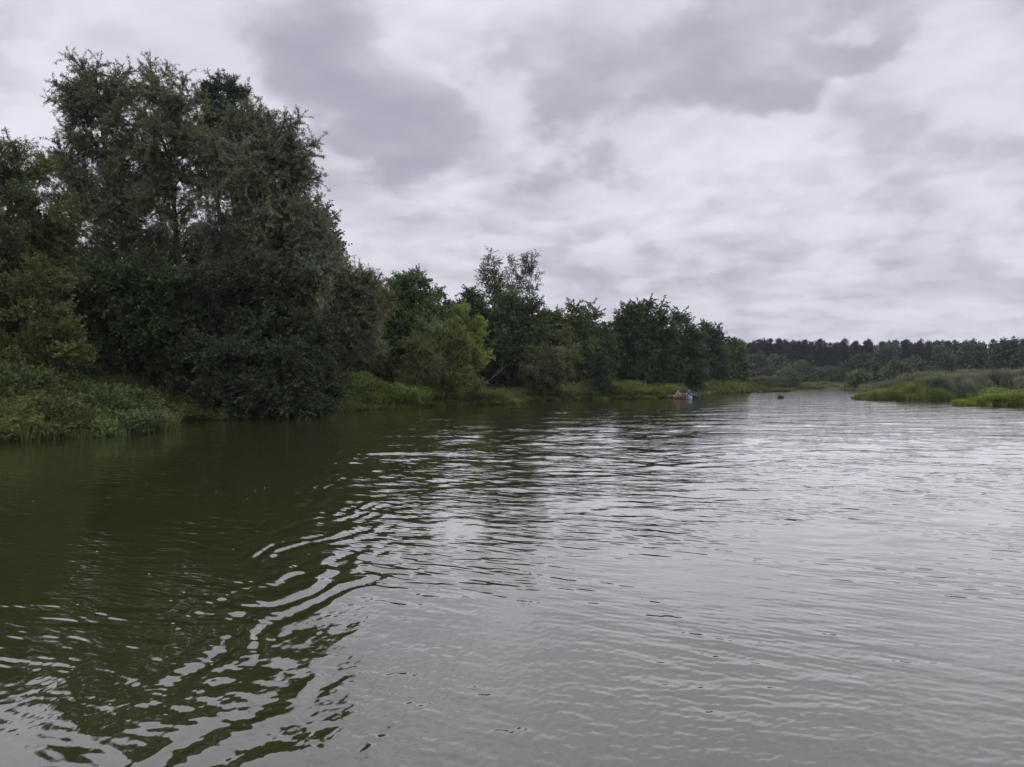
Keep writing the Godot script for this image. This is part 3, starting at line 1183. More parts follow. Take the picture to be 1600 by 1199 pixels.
const TREES := [
	["willow_tree", "olive willow with a thin airy top at the end of the near bank", "willow tree", "", "willow", -20.97, -34, Color(0.122, 0.155, 0.063), 0.85, 1.0, 0.2, [[-0.41, 10.93, 0, 1.52, 1.24, 1.37], [-2.48, 9.88, 0, 2.21, 1.93, 1.99], [0.83, 8.91, 0, 1.24, 1.52, 1.12], [-1.1, 8.22, 0, 2.48, 1.93, 2.24], [0.55, 6.84, 0, 1.66, 1.66, 1.49], [-2.76, 6.57, 0, 2.48, 2.48, 2.24]]],
	["shrub", "reddish brown shrub among the olive willows above the near bank", "shrub", "", "bush", -20, -31, Color(0.115, 0.097, 0.054), 1.0, 1.0, 0.07, [[-0.08, 8.27, 0, 0.75, 0.88, 0.68], [-0.5, 6.63, 0, 1.01, 1.26, 0.91], [0.18, 4.75, 0, 0.81, 1.21, 0.72], [0, 3.11, 0, 1.01, 1.01, 0.91]]],
	["shrub", "yellowish olive shrub bulging over the near grassy bank", "shrub", "", "bush", -18.57, -30.5, Color(0.139, 0.164, 0.056), 1.0, 1.0, 0.07, [[-0.12, 5.81, 0, 1.36, 0.99, 1.23], [-0.37, 4.08, 0, 1.61, 1.24, 1.45], [1.11, 3.33, 0, 1.24, 1.04, 1.11], [0.25, 2.71, 0, 1.98, 0.87, 1.78]]],
	["willow_tree", "tall willow leaning away from the dark pine with a ragged narrow crown", "willow tree", "", "willow", -19.02, -43, Color(0.169, 0.193, 0.115), 0.9, 1.0, 0.26, [[-3.66, 17.83, 0, 1.61, 1.57, 1.44], [-4.78, 16.61, 0, 1.05, 1.4, 0.94], [-2.27, 17.13, 0, 0.98, 1.4, 0.88], [-4.99, 14.34, 0, 0.91, 1.4, 0.82], [-3.32, 15.04, 0, 2.02, 2.09, 1.82], [-1.92, 13.82, 0, 1.4, 1.75, 1.26], [-3.66, 12.07, 0, 2.16, 1.92, 1.95], [-4.78, 12.42, 0, 1.05, 1.22, 0.94], [-2.27, 10.5, 0, 1.92, 1.75, 1.73], [-4.36, 9.1, 0, 1.57, 1.22, 1.41], [-0.52, 8.58, 0, 1.75, 1.57, 1.57]]],
	["willow_tree", "tall slender willow between the ragged willow and the dark pine", "willow tree", "", "willow", -17.56, -42, Color(0.179, 0.206, 0.114), 0.8, 1.0, 0.22, [[-1.36, 17.62, 0, 1.09, 1.3, 0.98], [-1.53, 15.92, 0, 1.3, 1.53, 1.17], [0, 15.92, 0, 1.3, 1.36, 1.17], [-0.78, 14.38, 0, 1.7, 1.53, 1.53], [0.68, 14.04, 0, 1.19, 1.53, 1.07], [1.19, 12.17, 0, 1.19, 1.36, 1.07], [-1.81, 12.85, 0, 1.09, 1.02, 0.98], [-0.34, 12.34, 0, 1.16, 0.89, 1.04], [-1.53, 11.15, 0, 1.36, 1.02, 1.23], [0, 10.63, 0, 1.16, 0.89, 1.04]]],
	["willow_tree", "broad domed grey green willow, the widest crown on the bank", "willow tree", "", "willow", -14.96, -40.5, Color(0.190, 0.212, 0.135), 1.0, 1.0, 0.3, [[1.31, 14.42, 0, 1.58, 1.31, 1.42], [2.73, 14.03, 0, 1.64, 1.58, 1.48], [0.16, 12.94, 0, 1.31, 1.48, 1.18], [2.14, 12.45, 0, 2.24, 1.81, 2.01], [3.32, 11.96, 0, 1.78, 2.1, 1.6], [4.17, 9.82, 0, 1.45, 1.97, 1.3], [5.1, 7.52, 0, 0.85, 1.31, 0.77], [0.66, 10.48, 0, 1.91, 1.81, 1.72], [2.79, 9.82, 0, 2.14, 1.97, 1.92], [4.27, 8.67, 0, 1.31, 1.97, 1.18], [1.81, 7.85, 0, 2.47, 1.97, 2.22], [0, 8.17, 0, 1.64, 1.64, 1.48], [3.62, 6.37, 0, 1.81, 1.64, 1.63], [4.83, 5.87, 0, 0.82, 1.48, 0.74]]],
	["pine_tree", "dark pine rising behind the tall willows", "pine tree", "", "pine", -20.31, -55, Color(0.063, 0.097, 0.046), 1.3, 1.5, 0.25, [[0, 22.49, 0, 1.34, 0.71, 1.21], [-1.03, 21.69, 0, 0.89, 0.71, 0.8], [1.12, 21.6, 0, 0.98, 0.62, 0.88], [0, 20.44, 0, 1.7, 0.8, 1.53], [-0.67, 19.23, 0, 1.34, 0.89, 1.21], [0.89, 19.23, 0, 1.34, 0.8, 1.21], [0, 17.67, 0, 1.79, 1.12, 1.61]]],
	["oak_tree", "dark oak showing past the shoulder of the domed willow", "oak tree", "", "broad", -14.55, -56, Color(0.059, 0.092, 0.041), 1.2, 1.4, 0.25, [[1.14, 12.74, 0, 0.91, 1, 0.82], [1.45, 11.15, 0, 0.82, 1, 0.74], [0.23, 11.6, 0, 1.59, 2.05, 1.43], [0, 8.42, 0, 2.73, 2.5, 2.45]]],
	["alder_tree", "dark green alder hanging low over the water under the willows", "alder tree", "", "broad", -11.88, -38.5, Color(0.059, 0.078, 0.039), 1.15, 0.95, 0.2, [[-2.19, 6.13, 0, 1.72, 1, 1.55], [0, 6.13, 0, 1.88, 1.25, 1.69], [-3.12, 4.57, 0, 1.41, 0.69, 1.27], [-0.62, 4.41, 0, 2.19, 1.09, 1.97], [1.56, 4.1, 0, 1.56, 1.56, 1.41], [-1.61, 3.08, 2, 2.07, 0.71, 1.87], [0.91, 2.64, 2, 2.52, 1.04, 2.27], [2.66, 1.91, 0, 1.09, 1.41, 0.98], [-0.23, 1.66, 3, 1.87, 0.69, 1.69], [1.79, 1.02, 2.5, 1.9, 0.7, 1.71], [-2.94, 2.79, 2, 0.71, 0.3, 0.64], [2.74, 0.63, 1, 1.07, 0.55, 0.96], [-1.38, 0.97, 3, 1.79, 0.58, 1.61], [0.35, 0.51, 3, 1.73, 0.4, 1.56], [-3.23, 1.42, 2, 1.01, 0.53, 0.91], [1.51, 0.27, 2, 1.48, 0.27, 1.33]]],
	["alder_tree", "deep shaded alder behind the near bank and beside the hanging alder", "alder tree", "", "broad", -18.51, -38, Color(0.074, 0.105, 0.044), 1.1, 1.0, 0.2, [[-1.23, 6.23, 0, 2.47, 1.54, 2.22], [1.54, 6.07, 0, 2, 1.7, 1.8], [-2.47, 4.07, 0, 2.16, 1.39, 1.94], [0, 3.76, 0, 2.78, 1.39, 2.5], [2.16, 4.07, 0, 1.7, 1.39, 1.53], [-0.93, 2.37, 0, 2.78, 0.68, 2.5]]],
	["alder_tree", "dark background alder filling the gap behind the near willows", "alder tree", "", "broad", -27.85, -47, Color(0.070, 0.097, 0.044), 1.0, 1.6, 0.22, [[-1.91, 8.09, 0, 3.81, 3.43, 3.43], [1.53, 7.32, 0, 3.05, 2.67, 2.75], [-4.96, 5.41, 0, 3.81, 3.43, 3.43], [0.76, 4.27, 0, 3.43, 2.29, 3.09]]],
	["alder_tree", "dark background alder behind the stems of the tall willows", "alder tree", "", "broad", -21.04, -48, Color(0.070, 0.097, 0.044), 1.0, 1.6, 0.22, [[-1.95, 8.22, 0, 3.12, 2.34, 2.81], [1.56, 8.61, 0, 3.12, 2.53, 2.81], [4.68, 7.83, 0, 3.51, 3.12, 3.16], [0.78, 5.11, 0, 4.68, 2.73, 4.21], [6.23, 4.72, 0, 3.51, 2.73, 3.16]]],
	["willow_tree", "low willow far along the near bank beyond the reddish shrub", "willow tree", "", "willow", -22.65, -30, Color(0.122, 0.155, 0.063), 0.8, 1.2, 0.18, [[0.24, 8.17, 0, 2.19, 1.7, 1.97], [-1.7, 6.96, 0, 2.19, 1.95, 1.97], [0.49, 5.74, 0, 2.19, 1.95, 1.97]]],
	["willow_tree", "rounded grey green willow stooping over the bright grass mound", "willow tree", "", "willow", -11.16, -50, Color(0.187, 0.201, 0.120), 1.0, 1.0, 0.2, [[0, 8.09, 0, 1.7, 1.42, 1.53], [-1.42, 6.47, 0, 1.7, 1.83, 1.53], [1.22, 7.08, 0, 1.42, 1.62, 1.28], [2.03, 6.47, 0, 0.89, 1.83, 0.8], [-0.2, 5.05, 0, 2.03, 1.83, 1.83], [1.42, 4.44, 0, 1.54, 1.62, 1.39], [-1.01, 3.02, 0, 1.83, 1.83, 1.64]]],
	["willow_tree", "rusty tinged willow top behind the stooping willow", "willow tree", "", "willow", -10.41, -57, Color(0.185, 0.172, 0.067), 0.9, 1.2, 0.18, [[-0.23, 8.54, 0, 1.11, 1.2, 1], [0.69, 7.15, 0, 0.93, 1.39, 0.83], [-0.23, 5.3, 0, 1.62, 2.31, 1.46]]],
	["alder_tree", "dome topped dark green alder next to the stooping willow", "alder tree", "", "broad", -8.8, -63, Color(0.111, 0.164, 0.063), 1.4, 1.05, 0.18, [[0.61, 9.27, 0, 2.05, 1.43, 1.84], [-0.72, 7.94, 0, 1.53, 1.64, 1.38], [2.15, 7.74, 0, 1.43, 1.74, 1.29], [0.61, 6.3, 0, 2.66, 2.05, 2.39], [-0.51, 4.41, 0, 1.64, 1.94, 1.47], [1.64, 4.16, 0, 1.79, 1.79, 1.61], [0.36, 2.62, 0, 1.79, 1.12, 1.61]]],
	["willow_tree", "light olive willow in front of the dome topped alder", "willow tree", "", "bush", -5.18, -58, Color(0.170, 0.207, 0.072), 1.0, 1.2, 0.14, [[-0.38, 5.27, 0, 1.13, 1.32, 1.02], [-1.51, 5.13, 0, 0.75, 1.04, 0.68], [0.71, 4.66, 0, 1.32, 1.79, 1.19], [0, 3.25, 0, 1.79, 1.79, 1.61], [1.41, 2.07, 0, 1.51, 1.51, 1.36], [-0.47, 1.69, 0, 1.51, 1.22, 1.36]]],
	["willow_tree", "yellow green young willow, the brightest crown on the bank", "willow tree", "", "bush", -3.17, -63, Color(0.241, 0.308, 0.069), 1.0, 1.15, 0.14, [[-0.51, 6.71, 0, 1.33, 1.12, 1.2], [0.36, 5.95, 0, 0.92, 1.28, 0.83], [-0.15, 4.67, 0, 1.53, 1.53, 1.38], [0.51, 2.88, 0, 1.33, 1.53, 1.2], [-0.82, 3.13, 0, 1.23, 1.53, 1.1]]],
	["willow_tree", "small crooked willow leaning out over the water", "willow tree", "", "willow", -6.61, -55, Color(0.149, 0.181, 0.075), 0.55, 0.9, 0.11, [[-0.54, 3.74, 0, 0.89, 0.54, 0.8], [0.45, 4.06, 0, 0.89, 0.62, 0.8], [-0.98, 2.72, 0, 0.71, 0.71, 0.64], [0.89, 2.94, 0, 0.8, 0.8, 0.72]]],
	["alder_tree", "dark broad alder below the two birches", "alder tree", "", "broad", -0.31, -76, Color(0.081, 0.118, 0.052), 1.1, 1.6, 0.2, [[-3.52, 9.87, 0, 0.99, 0.86, 0.89], [-3.08, 8.39, 0, 1.54, 1.36, 1.39], [-0.62, 8.39, 0, 2.34, 1.73, 2.11], [1.85, 7.77, 0, 1.85, 1.97, 1.67], [-1.23, 5.92, 0, 2.47, 2.16, 2.22], [1.23, 4.99, 0, 2.34, 2.34, 2.11], [-0.62, 3.14, 0, 2.78, 1.73, 2.5], [2.16, 2.53, 0, 1.85, 1.54, 1.67]]],
	["birch_tree", "leafy crooked birch, the fuller of the two tall birches", "birch tree", "tall birches", "birch", -0.63, -78, Color(0.104, 0.147, 0.063), 2.2, 1.2, 0.13, [[-1.39, 13.5, 0, 0.82, 0.95, 0.74], [-1.9, 12.24, 0, 0.76, 1.01, 0.68], [-0.89, 11.86, 0, 1.14, 1.14, 1.03], [-1.27, 10.59, 0, 1.14, 1.01, 1.03], [-0.13, 10.34, 0, 1.39, 1.27, 1.25], [0.63, 9.2, 0, 1.52, 1.39, 1.37]]],
	["birch_tree", "thin see-through birch, the sparser of the two tall birches", "birch tree", "tall birches", "birch", 1.15, -79, Color(0.121, 0.152, 0.084), 1.15, 1.1, 0.11, [[-0.51, 13.78, 0, 1.03, 0.96, 0.92], [0.51, 13.66, 0, 0.9, 1.15, 0.81], [-1.03, 12.37, 0, 1.03, 1.41, 0.92], [0.9, 11.86, 0, 0.9, 1.54, 0.81], [-0.13, 11.86, 0, 1.15, 1.67, 1.04], [-0.77, 9.94, 0, 1.15, 1.67, 1.04], [0.77, 9.62, 0, 1.03, 1.67, 0.92], [-0.13, 7.69, 0, 1.41, 1.8, 1.27]]],
	["shrub", "rounded grey olive willow bush at the water below the birches", "shrub", "", "bush", 3.08, -73, Color(0.128, 0.159, 0.075), 1.1, 1.2, 0.1, [[0.18, 3.97, 0, 1.78, 1.19, 1.6], [-1.01, 2.67, 0, 1.42, 1.42, 1.28], [1.07, 2.9, 0, 1.66, 1.54, 1.49], [-0.12, 1.72, 0, 2.37, 1.19, 2.13]]],
	["maple_tree", "olive tree to the right of the birches with a level top", "tree", "", "broad", 5.65, -87, Color(0.106, 0.139, 0.057), 1.1, 1.7, 0.18, [[-1.27, 9.01, 0, 1.84, 1.27, 1.65], [1.06, 9.01, 0, 1.84, 1.41, 1.65], [0, 6.9, 0, 2.97, 2.26, 2.67], [-1.77, 5.48, 0, 2.12, 2.47, 1.91], [1.77, 5.13, 0, 2.4, 2.68, 2.16], [0, 2.66, 0, 3.18, 1.98, 2.86]]],
	["maple_tree", "pale olive young tree in front of the level topped trees", "tree", "", "bush", 5.52, -83, Color(0.199, 0.235, 0.078), 1.0, 1.3, 0.1, [[0, 6.65, 0, 0.94, 1.35, 0.85], [0.4, 4.63, 0, 1.21, 1.75, 1.09]]],
	["maple_tree", "sloping tree edge falling towards the tall dark alder", "tree", "", "broad", 9.6, -91, Color(0.118, 0.158, 0.063), 1.1, 1.7, 0.18, [[-0.59, 8.62, 0, 1.33, 1.62, 1.2], [0.59, 6.77, 0, 1.48, 1.92, 1.33], [1.48, 4.55, 0, 1.33, 2.22, 1.2], [-0.37, 4.55, 0, 1.92, 2.51, 1.73], [0.37, 2.34, 0, 2.22, 1.62, 1.99]]],
	["spruce_tree", "small dark cone shaped spruce at the edge of the water", "spruce tree", "", "spruce", 9.2, -81, Color(0.056, 0.088, 0.044), 1.4, 1.2, 0.09, [[0, 4.49, 0, 0.53, 0.79, 0.47], [0, 3.57, 0, 0.92, 0.79, 0.83], [0, 2.65, 0, 1.25, 0.79, 1.12], [0, 1.73, 0, 1.64, 0.66, 1.48], [0, 1.07, 0, 1.84, 0.46, 1.66]]],
	["alder_tree", "tall dark alder standing over the kayaks", "alder tree", "", "broad", 15.64, -94, Color(0.067, 0.105, 0.048), 1.3, 1.8, 0.22, [[-0.38, 10.45, 0, 1.68, 1.22, 1.51], [-2.06, 9.38, 0, 1.37, 1.53, 1.24], [1.3, 9.61, 0, 1.53, 1.53, 1.37], [-0.38, 7.7, 0, 2.9, 2.14, 2.61], [2.29, 6.94, 0, 1.83, 2.29, 1.65], [-2.29, 6.18, 0, 1.68, 2.44, 1.51], [0.38, 4.65, 0, 3.2, 2.59, 2.88], [2.29, 3.13, 0, 2.29, 2.29, 2.06], [-1.53, 2.74, 0, 2.14, 1.83, 1.92]]],
	["alder_tree", "pointed dark alder next to the tall one over the kayaks", "alder tree", "", "broad", 22.74, -103, Color(0.067, 0.105, 0.052), 1.3, 1.7, 0.18, [[-1, 9.54, 0, 0.75, 1.17, 0.68], [-0.17, 7.87, 0, 1.5, 1.5, 1.35], [1.09, 7.45, 0, 1.34, 1.5, 1.2], [0.25, 5.36, 0, 2.17, 2.34, 1.96], [-0.59, 2.85, 0, 2.17, 2.17, 1.96], [1.34, 2.85, 0, 1.5, 2.01, 1.35]]],
	["alder_tree", "rounded dark alder at the end of the row along the bank", "alder tree", "", "broad", 34.44, -136, Color(0.067, 0.105, 0.052), 1.3, 1.9, 0.18, [[-0.77, 10.43, 0, 1.99, 1.55, 1.79], [0.66, 9.33, 0, 1.77, 1.99, 1.59], [-0.44, 7.12, 0, 2.87, 2.65, 2.58], [0.88, 4.36, 0, 1.99, 2.87, 1.79], [-1.32, 2.7, 0, 2.21, 2.21, 1.99]]],
	["willow_tree", "pale olive tree just past the row of dark alders", "willow tree", "", "far", 42.56, -152, Color(0.114, 0.149, 0.060), 1.1, 1.5, 0.15, [[0.37, 7.52, 0, 1.48, 1.73, 1.33], [-0.37, 5.3, 0, 1.97, 2.22, 1.78], [1.23, 4.07, 0, 1.48, 2.22, 1.33], [-1.23, 2.83, 0, 1.73, 1.48, 1.55]]],
	["alder_tree", "second row tree standing behind the rusty tinged willow", "alder tree", "second row behind the bank", "far", -14.03, -72, Color(0.070, 0.101, 0.048), 0.9, 1.6, 0.18, [[0, 7.74, 0, 2.45, 1.64, 2.21], [-1.4, 5.69, 0, 2.1, 2.34, 1.89], [1.4, 5.69, 0, 2.1, 2.34, 1.89], [0, 3.35, 0, 3.51, 2.22, 3.16]]],
	["alder_tree", "second row tree standing behind the light olive willow", "alder tree", "second row behind the bank", "far", -7.14, -80, Color(0.070, 0.101, 0.048), 0.9, 1.6, 0.18, [[0, 7.12, 0, 2.73, 1.82, 2.45], [-1.56, 4.85, 0, 2.34, 2.6, 2.1], [1.56, 4.85, 0, 2.34, 2.6, 2.1], [0, 3.55, 0, 3.9, 2.47, 3.51]]],
	["alder_tree", "second row tree standing behind the yellow green willow", "alder tree", "second row behind the bank", "far", -3.08, -95, Color(0.070, 0.101, 0.048), 0.9, 1.6, 0.18, [[0, 7.38, 0, 2.7, 2.16, 2.43], [-1.54, 4.68, 0, 2.31, 3.08, 2.08], [1.54, 4.68, 0, 2.31, 3.08, 2.08], [0, 3.91, 0, 3.86, 2.93, 3.47]]],
	["alder_tree", "second row tree standing behind the level topped trees", "alder tree", "second row behind the bank", "far", 5.11, -105, Color(0.070, 0.101, 0.048), 0.9, 1.6, 0.18, [[0, 7.14, 0, 3.28, 2.39, 2.95], [-1.88, 4.16, 0, 2.81, 3.41, 2.53], [1.87, 4.16, 0, 2.81, 3.41, 2.53], [0, 4.16, 0, 4.69, 3.24, 4.22]]],
	["alder_tree", "second row tree standing behind the small spruce", "alder tree", "second row behind the bank", "far", 14.55, -112, Color(0.070, 0.101, 0.048), 0.9, 1.6, 0.18, [[0, 6.6, 0, 2.86, 2.55, 2.58], [-1.64, 3.42, 0, 2.45, 3.64, 2.21], [1.64, 3.42, 0, 2.45, 3.64, 2.21], [0, 4.33, 0, 4.09, 3.45, 3.68]]],
	["alder_tree", "second row tree standing behind the pointed dark alder", "alder tree", "second row behind the bank", "far", 25.37, -125, Color(0.070, 0.101, 0.048), 0.9, 1.6, 0.18, [[0, 6.67, 0, 3.2, 2.84, 2.88], [-1.83, 3.12, 0, 2.74, 4.06, 2.47], [1.83, 3.12, 0, 2.74, 4.06, 2.47], [0, 4.64, 0, 4.57, 3.86, 4.11]]],
	["alder_tree", "second row tree standing behind the dome topped alder", "alder tree", "second row behind the bank", "far", -9.61, -74, Color(0.070, 0.101, 0.048), 0.9, 1.6, 0.18, [[0, 4.9, 0, 2.94, 1.68, 2.65], [-1.68, 2.8, 0, 2.52, 2.4, 2.27], [1.68, 2.8, 0, 2.52, 2.4, 2.27], [0, 3.4, 0, 4.2, 2.28, 3.78]]],
	["meadow_tree", "first rounded tree of the meadow past the dark alders", "tree", "trees along the meadow", "far", 84.38, -270, Color(0.093, 0.126, 0.067), 1.0, 2.0, 0.2, [[0, 8.39, 0, 2.65, 2.63, 2.39], [-1.69, 5.76, 0, 2.41, 3.07, 2.17], [1.93, 5.33, 0, 2.41, 3.07, 2.17], [0, 4.23, 0, 3.86, 3.07, 3.47]]],
	["meadow_tree", "greyish tree before the pines past the dark alders", "tree", "trees along the meadow", "far", 96, -285, Color(0.111, 0.151, 0.085), 1.0, 2.0, 0.2, [[0, 8.08, 0, 3.05, 2.78, 2.75], [-1.94, 5.3, 0, 2.78, 3.24, 2.5], [2.22, 4.84, 0, 2.78, 3.24, 2.5], [0, 4.38, 0, 4.44, 3.24, 4]]],
	["meadow_tree", "low rounded tree before the pines, behind the dark reeds", "tree", "trees along the meadow", "far", 100.45, -275, Color(0.102, 0.139, 0.074), 1.0, 2.0, 0.2, [[0, 6.51, 0, 2.46, 2.68, 2.21], [-1.56, 3.83, 0, 2.23, 3.12, 2.01], [1.79, 3.39, 0, 2.23, 3.12, 2.01], [0, 4.28, 0, 3.57, 3.12, 3.21]]],
	["meadow_tree", "pale grey green tree in front of the dark pines", "tree", "trees along the meadow", "far", 136.02, -285, Color(0.116, 0.149, 0.099), 1.0, 2.0, 0.2, [[0, 12.47, 0, 2.29, 2.78, 2.06], [-1.46, 9.7, 0, 2.08, 3.24, 1.87], [1.67, 9.23, 0, 2.08, 3.24, 1.87], [0, 4.38, 0, 3.33, 3.24, 3]]],
	["meadow_tree", "pale domed tree in front of the pines behind the flowering reeds", "tree", "trees along the meadow", "far", 153.41, -280, Color(0.111, 0.143, 0.093), 1.0, 2.0, 0.2, [[0, 11.37, 0, 2.5, 2.73, 2.25], [-1.59, 8.65, 0, 2.27, 3.18, 2.05], [1.82, 8.19, 0, 2.27, 3.18, 2.05], [0, 4.33, 0, 3.64, 3.18, 3.27]]],
	["meadow_tree", "spreading tree before the pines behind the flowering reeds", "tree", "trees along the meadow", "far", 153.12, -262, Color(0.107, 0.143, 0.081), 1.0, 2.0, 0.2, [[0, 11.6, 0, 3.28, 2.55, 2.95], [-2.08, 9.04, 0, 2.98, 2.98, 2.68], [2.38, 8.62, 0, 2.98, 2.98, 2.68], [0, 4.15, 0, 4.76, 2.98, 4.29]]],
	["meadow_tree", "tallest dark tree behind the flowering reeds", "tree", "trees along the meadow", "far", 150.97, -240, Color(0.074, 0.105, 0.059), 1.0, 2.0, 0.2, [[0, 11.73, 0, 3.21, 2.34, 2.89], [-2.05, 9.39, 0, 2.92, 2.73, 2.63], [2.34, 9, 0, 2.92, 2.73, 2.63], [0, 3.94, 0, 4.68, 2.73, 4.21]]],
	["meadow_tree", "wide dark tree beyond the flowering reeds", "tree", "trees along the meadow", "far", 154.95, -230, Color(0.083, 0.116, 0.063), 1.0, 2.0, 0.2, [[0, 10.56, 0, 4.11, 2.24, 3.7], [-2.61, 8.32, 0, 3.73, 2.61, 3.36], [2.99, 7.95, 0, 3.73, 2.61, 3.36], [0, 3.84, 0, 5.97, 2.61, 5.38]]],
	["meadow_tree", "low olive tree before the pines beside the pale ones", "tree", "trees along the meadow", "far", 137.05, -268, Color(0.111, 0.147, 0.078), 1.0, 2.0, 0.2, [[0, 6.39, 0, 3.11, 2.61, 2.8], [-1.98, 3.78, 0, 2.83, 3.05, 2.55], [2.26, 3.34, 0, 2.83, 3.05, 2.55], [0, 4.21, 0, 4.52, 3.05, 4.07]]],
	["bush", "large round dark bush alone on the meadow", "bush", "bushes on the meadow", "far", 93.44, -212, Color(0.081, 0.118, 0.059), 1.2, 1.5, 0.08, [[0, 6.66, 0, 2.68, 2.02, 2.42], [-1.79, 4.85, 0, 2.24, 2.17, 2.01], [2.01, 4.85, 0, 2.24, 2.17, 2.01], [0, 3.05, 0, 3.58, 1.45, 3.22]]],
	["bush", "small round bush before the large dark bush", "bush", "bushes on the meadow", "far", 82.86, -188, Color(0.130, 0.168, 0.083), 1.2, 1.5, 0.08, [[0, 3.31, 0, 1.19, 0.68, 1.07], [-0.79, 2.7, 0, 0.99, 0.73, 0.89], [0.89, 2.7, 0, 0.99, 0.73, 0.89], [0, 2.09, 0, 1.59, 0.49, 1.43]]],
	["bush", "pale olive bush beside the large dark bush", "bush", "bushes on the meadow", "far", 97.73, -200, Color(0.116, 0.149, 0.069), 1.2, 1.5, 0.08, [[0, 4.78, 0, 2.34, 1.27, 2.1], [-1.56, 3.65, 0, 1.95, 1.36, 1.75], [1.75, 3.65, 0, 1.95, 1.36, 1.75], [0, 2.51, 0, 3.12, 0.91, 2.81]]],
	["bush", "pale low bush behind the dark reeds", "bush", "bushes on the meadow", "far", 78.9, -225, Color(0.121, 0.154, 0.075), 1.2, 1.5, 0.08, [[0, 3.9, 0, 1.97, 0.92, 1.78], [-1.31, 3.08, 0, 1.64, 0.99, 1.48], [1.48, 3.08, 0, 1.64, 0.99, 1.48], [0, 2.26, 0, 2.63, 0.66, 2.37]]],
	["bush", "low dark thicket at the foot of the pines past the pale olive tree", "bush", "bushes on the meadow", "far", 90.1, -300, Color(0.093, 0.126, 0.067), 1.2, 1.5, 0.08, [[0, 5.35, 0, 3.8, 1.5, 3.42], [-2.53, 4.01, 0, 3.17, 1.61, 2.85], [2.85, 4.01, 0, 3.17, 1.61, 2.85], [0, 2.67, 0, 5.06, 1.07, 4.56]]],
	["bush", "low dark thicket at the foot of the pines by the channel", "bush", "bushes on the meadow", "far", 123.78, -305, Color(0.093, 0.126, 0.067), 1.2, 1.5, 0.08, [[0, 5.41, 0, 5.05, 1.53, 4.55], [-3.37, 4.05, 0, 4.21, 1.63, 3.79], [3.79, 4.05, 0, 4.21, 1.63, 3.79], [0, 2.69, 0, 6.73, 1.09, 6.06]]],
	["bush", "low olive thicket at the foot of the pines by the channel", "bush", "bushes on the meadow", "far", 114.45, -300, Color(0.102, 0.137, 0.074), 1.2, 1.5, 0.08, [[0, 5.01, 0, 3.8, 1.36, 3.42], [-2.53, 3.79, 0, 3.17, 1.46, 2.85], [2.85, 3.79, 0, 3.17, 1.46, 2.85], [0, 2.57, 0, 5.06, 0.97, 4.56]]],
	["bush", "dark low bush behind the dark reeds", "bush", "bushes on the meadow", "far", 76.3, -235, Color(0.083, 0.118, 0.063), 1.2, 1.5, 0.08, [[0, 4.54, 0, 1.83, 1.18, 1.65], [-1.22, 3.49, 0, 1.53, 1.26, 1.37], [1.37, 3.49, 0, 1.53, 1.26, 1.37], [0, 2.44, 0, 2.44, 0.84, 2.2]]],
	["shrub", "leafy shrub under the trees beyond the reddish brown shrub", "shrub", "undergrowth below the trees", "bush", -29.32, -42, Color(0.104, 0.139, 0.056), 1.0, 1.3, 0.05, [[0, 3.13, 0, 1.43, 0.68, 1.29], [-1.19, 2.28, 0, 1.43, 1.02, 1.29], [1.19, 2.28, 0, 1.43, 1.02, 1.29], [0, 1.6, 0, 2.15, 0.75, 1.93]]],
	["shrub", "leafy shrub under the trees behind the yellowish olive shrub", "shrub", "undergrowth below the trees", "bush", -26.43, -44, Color(0.104, 0.139, 0.056), 1.0, 1.3, 0.05, [[0, 3.39, 0, 1.29, 0.71, 1.16], [-1.07, 2.31, 0, 1.29, 1.07, 1.16], [1.07, 2.31, 0, 1.29, 1.07, 1.16], [0, 1.6, 0, 1.93, 0.79, 1.74]]],
	["shrub", "leafy shrub under the trees between the yellowish shrub and the shaded alder", "shrub", "undergrowth below the trees", "bush", -23.21, -44, Color(0.104, 0.139, 0.056), 1.0, 1.3, 0.05, [[0, 3.56, 0, 1.29, 0.71, 1.16], [-1.07, 2.31, 0, 1.29, 1.07, 1.16], [1.07, 2.31, 0, 1.29, 1.07, 1.16], [0, 1.6, 0, 1.93, 0.79, 1.74]]],
	["shrub", "leafy shrub under the trees at the foot of the ragged willow", "shrub", "undergrowth below the trees", "bush", -19.55, -43, Color(0.104, 0.139, 0.056), 1.0, 1.3, 0.05, [[0, 3.35, 0, 1.05, 0.7, 0.94], [-0.87, 2.3, 0, 1.05, 1.05, 0.94], [0.87, 2.3, 0, 1.05, 1.05, 0.94], [0, 1.6, 0, 1.57, 0.77, 1.41]]],
	["shrub", "leafy shrub under the trees at the foot of the domed willow", "shrub", "undergrowth below the trees", "bush", -17.1, -43, Color(0.104, 0.139, 0.056), 1.0, 1.3, 0.05, [[0, 3.52, 0, 1.05, 0.7, 0.94], [-0.87, 2.3, 0, 1.05, 1.05, 0.94], [0.87, 2.3, 0, 1.05, 1.05, 0.94], [0, 1.6, 0, 1.57, 0.77, 1.41]]],
	["shrub", "leafy shrub under the trees just behind the domed willow", "shrub", "undergrowth below the trees", "bush", -17.55, -47, Color(0.104, 0.139, 0.056), 1.0, 1.3, 0.05, [[0, 3.13, 0, 1.37, 0.76, 1.24], [-1.14, 2.36, 0, 1.37, 1.14, 1.24], [1.14, 2.36, 0, 1.37, 1.14, 1.24], [0, 1.6, 0, 2.06, 0.84, 1.85]]],
	["shrub", "leafy shrub under the trees behind the foot of the ragged willow", "shrub", "undergrowth below the trees", "bush", -20.35, -46, Color(0.104, 0.139, 0.056), 1.0, 1.3, 0.05, [[0, 2.72, 0, 1.12, 0.75, 1.01], [-0.93, 2.35, 0, 1.12, 1.12, 1.01], [0.93, 2.35, 0, 1.12, 1.12, 1.01], [0, 1.6, 0, 1.68, 0.82, 1.51]]],
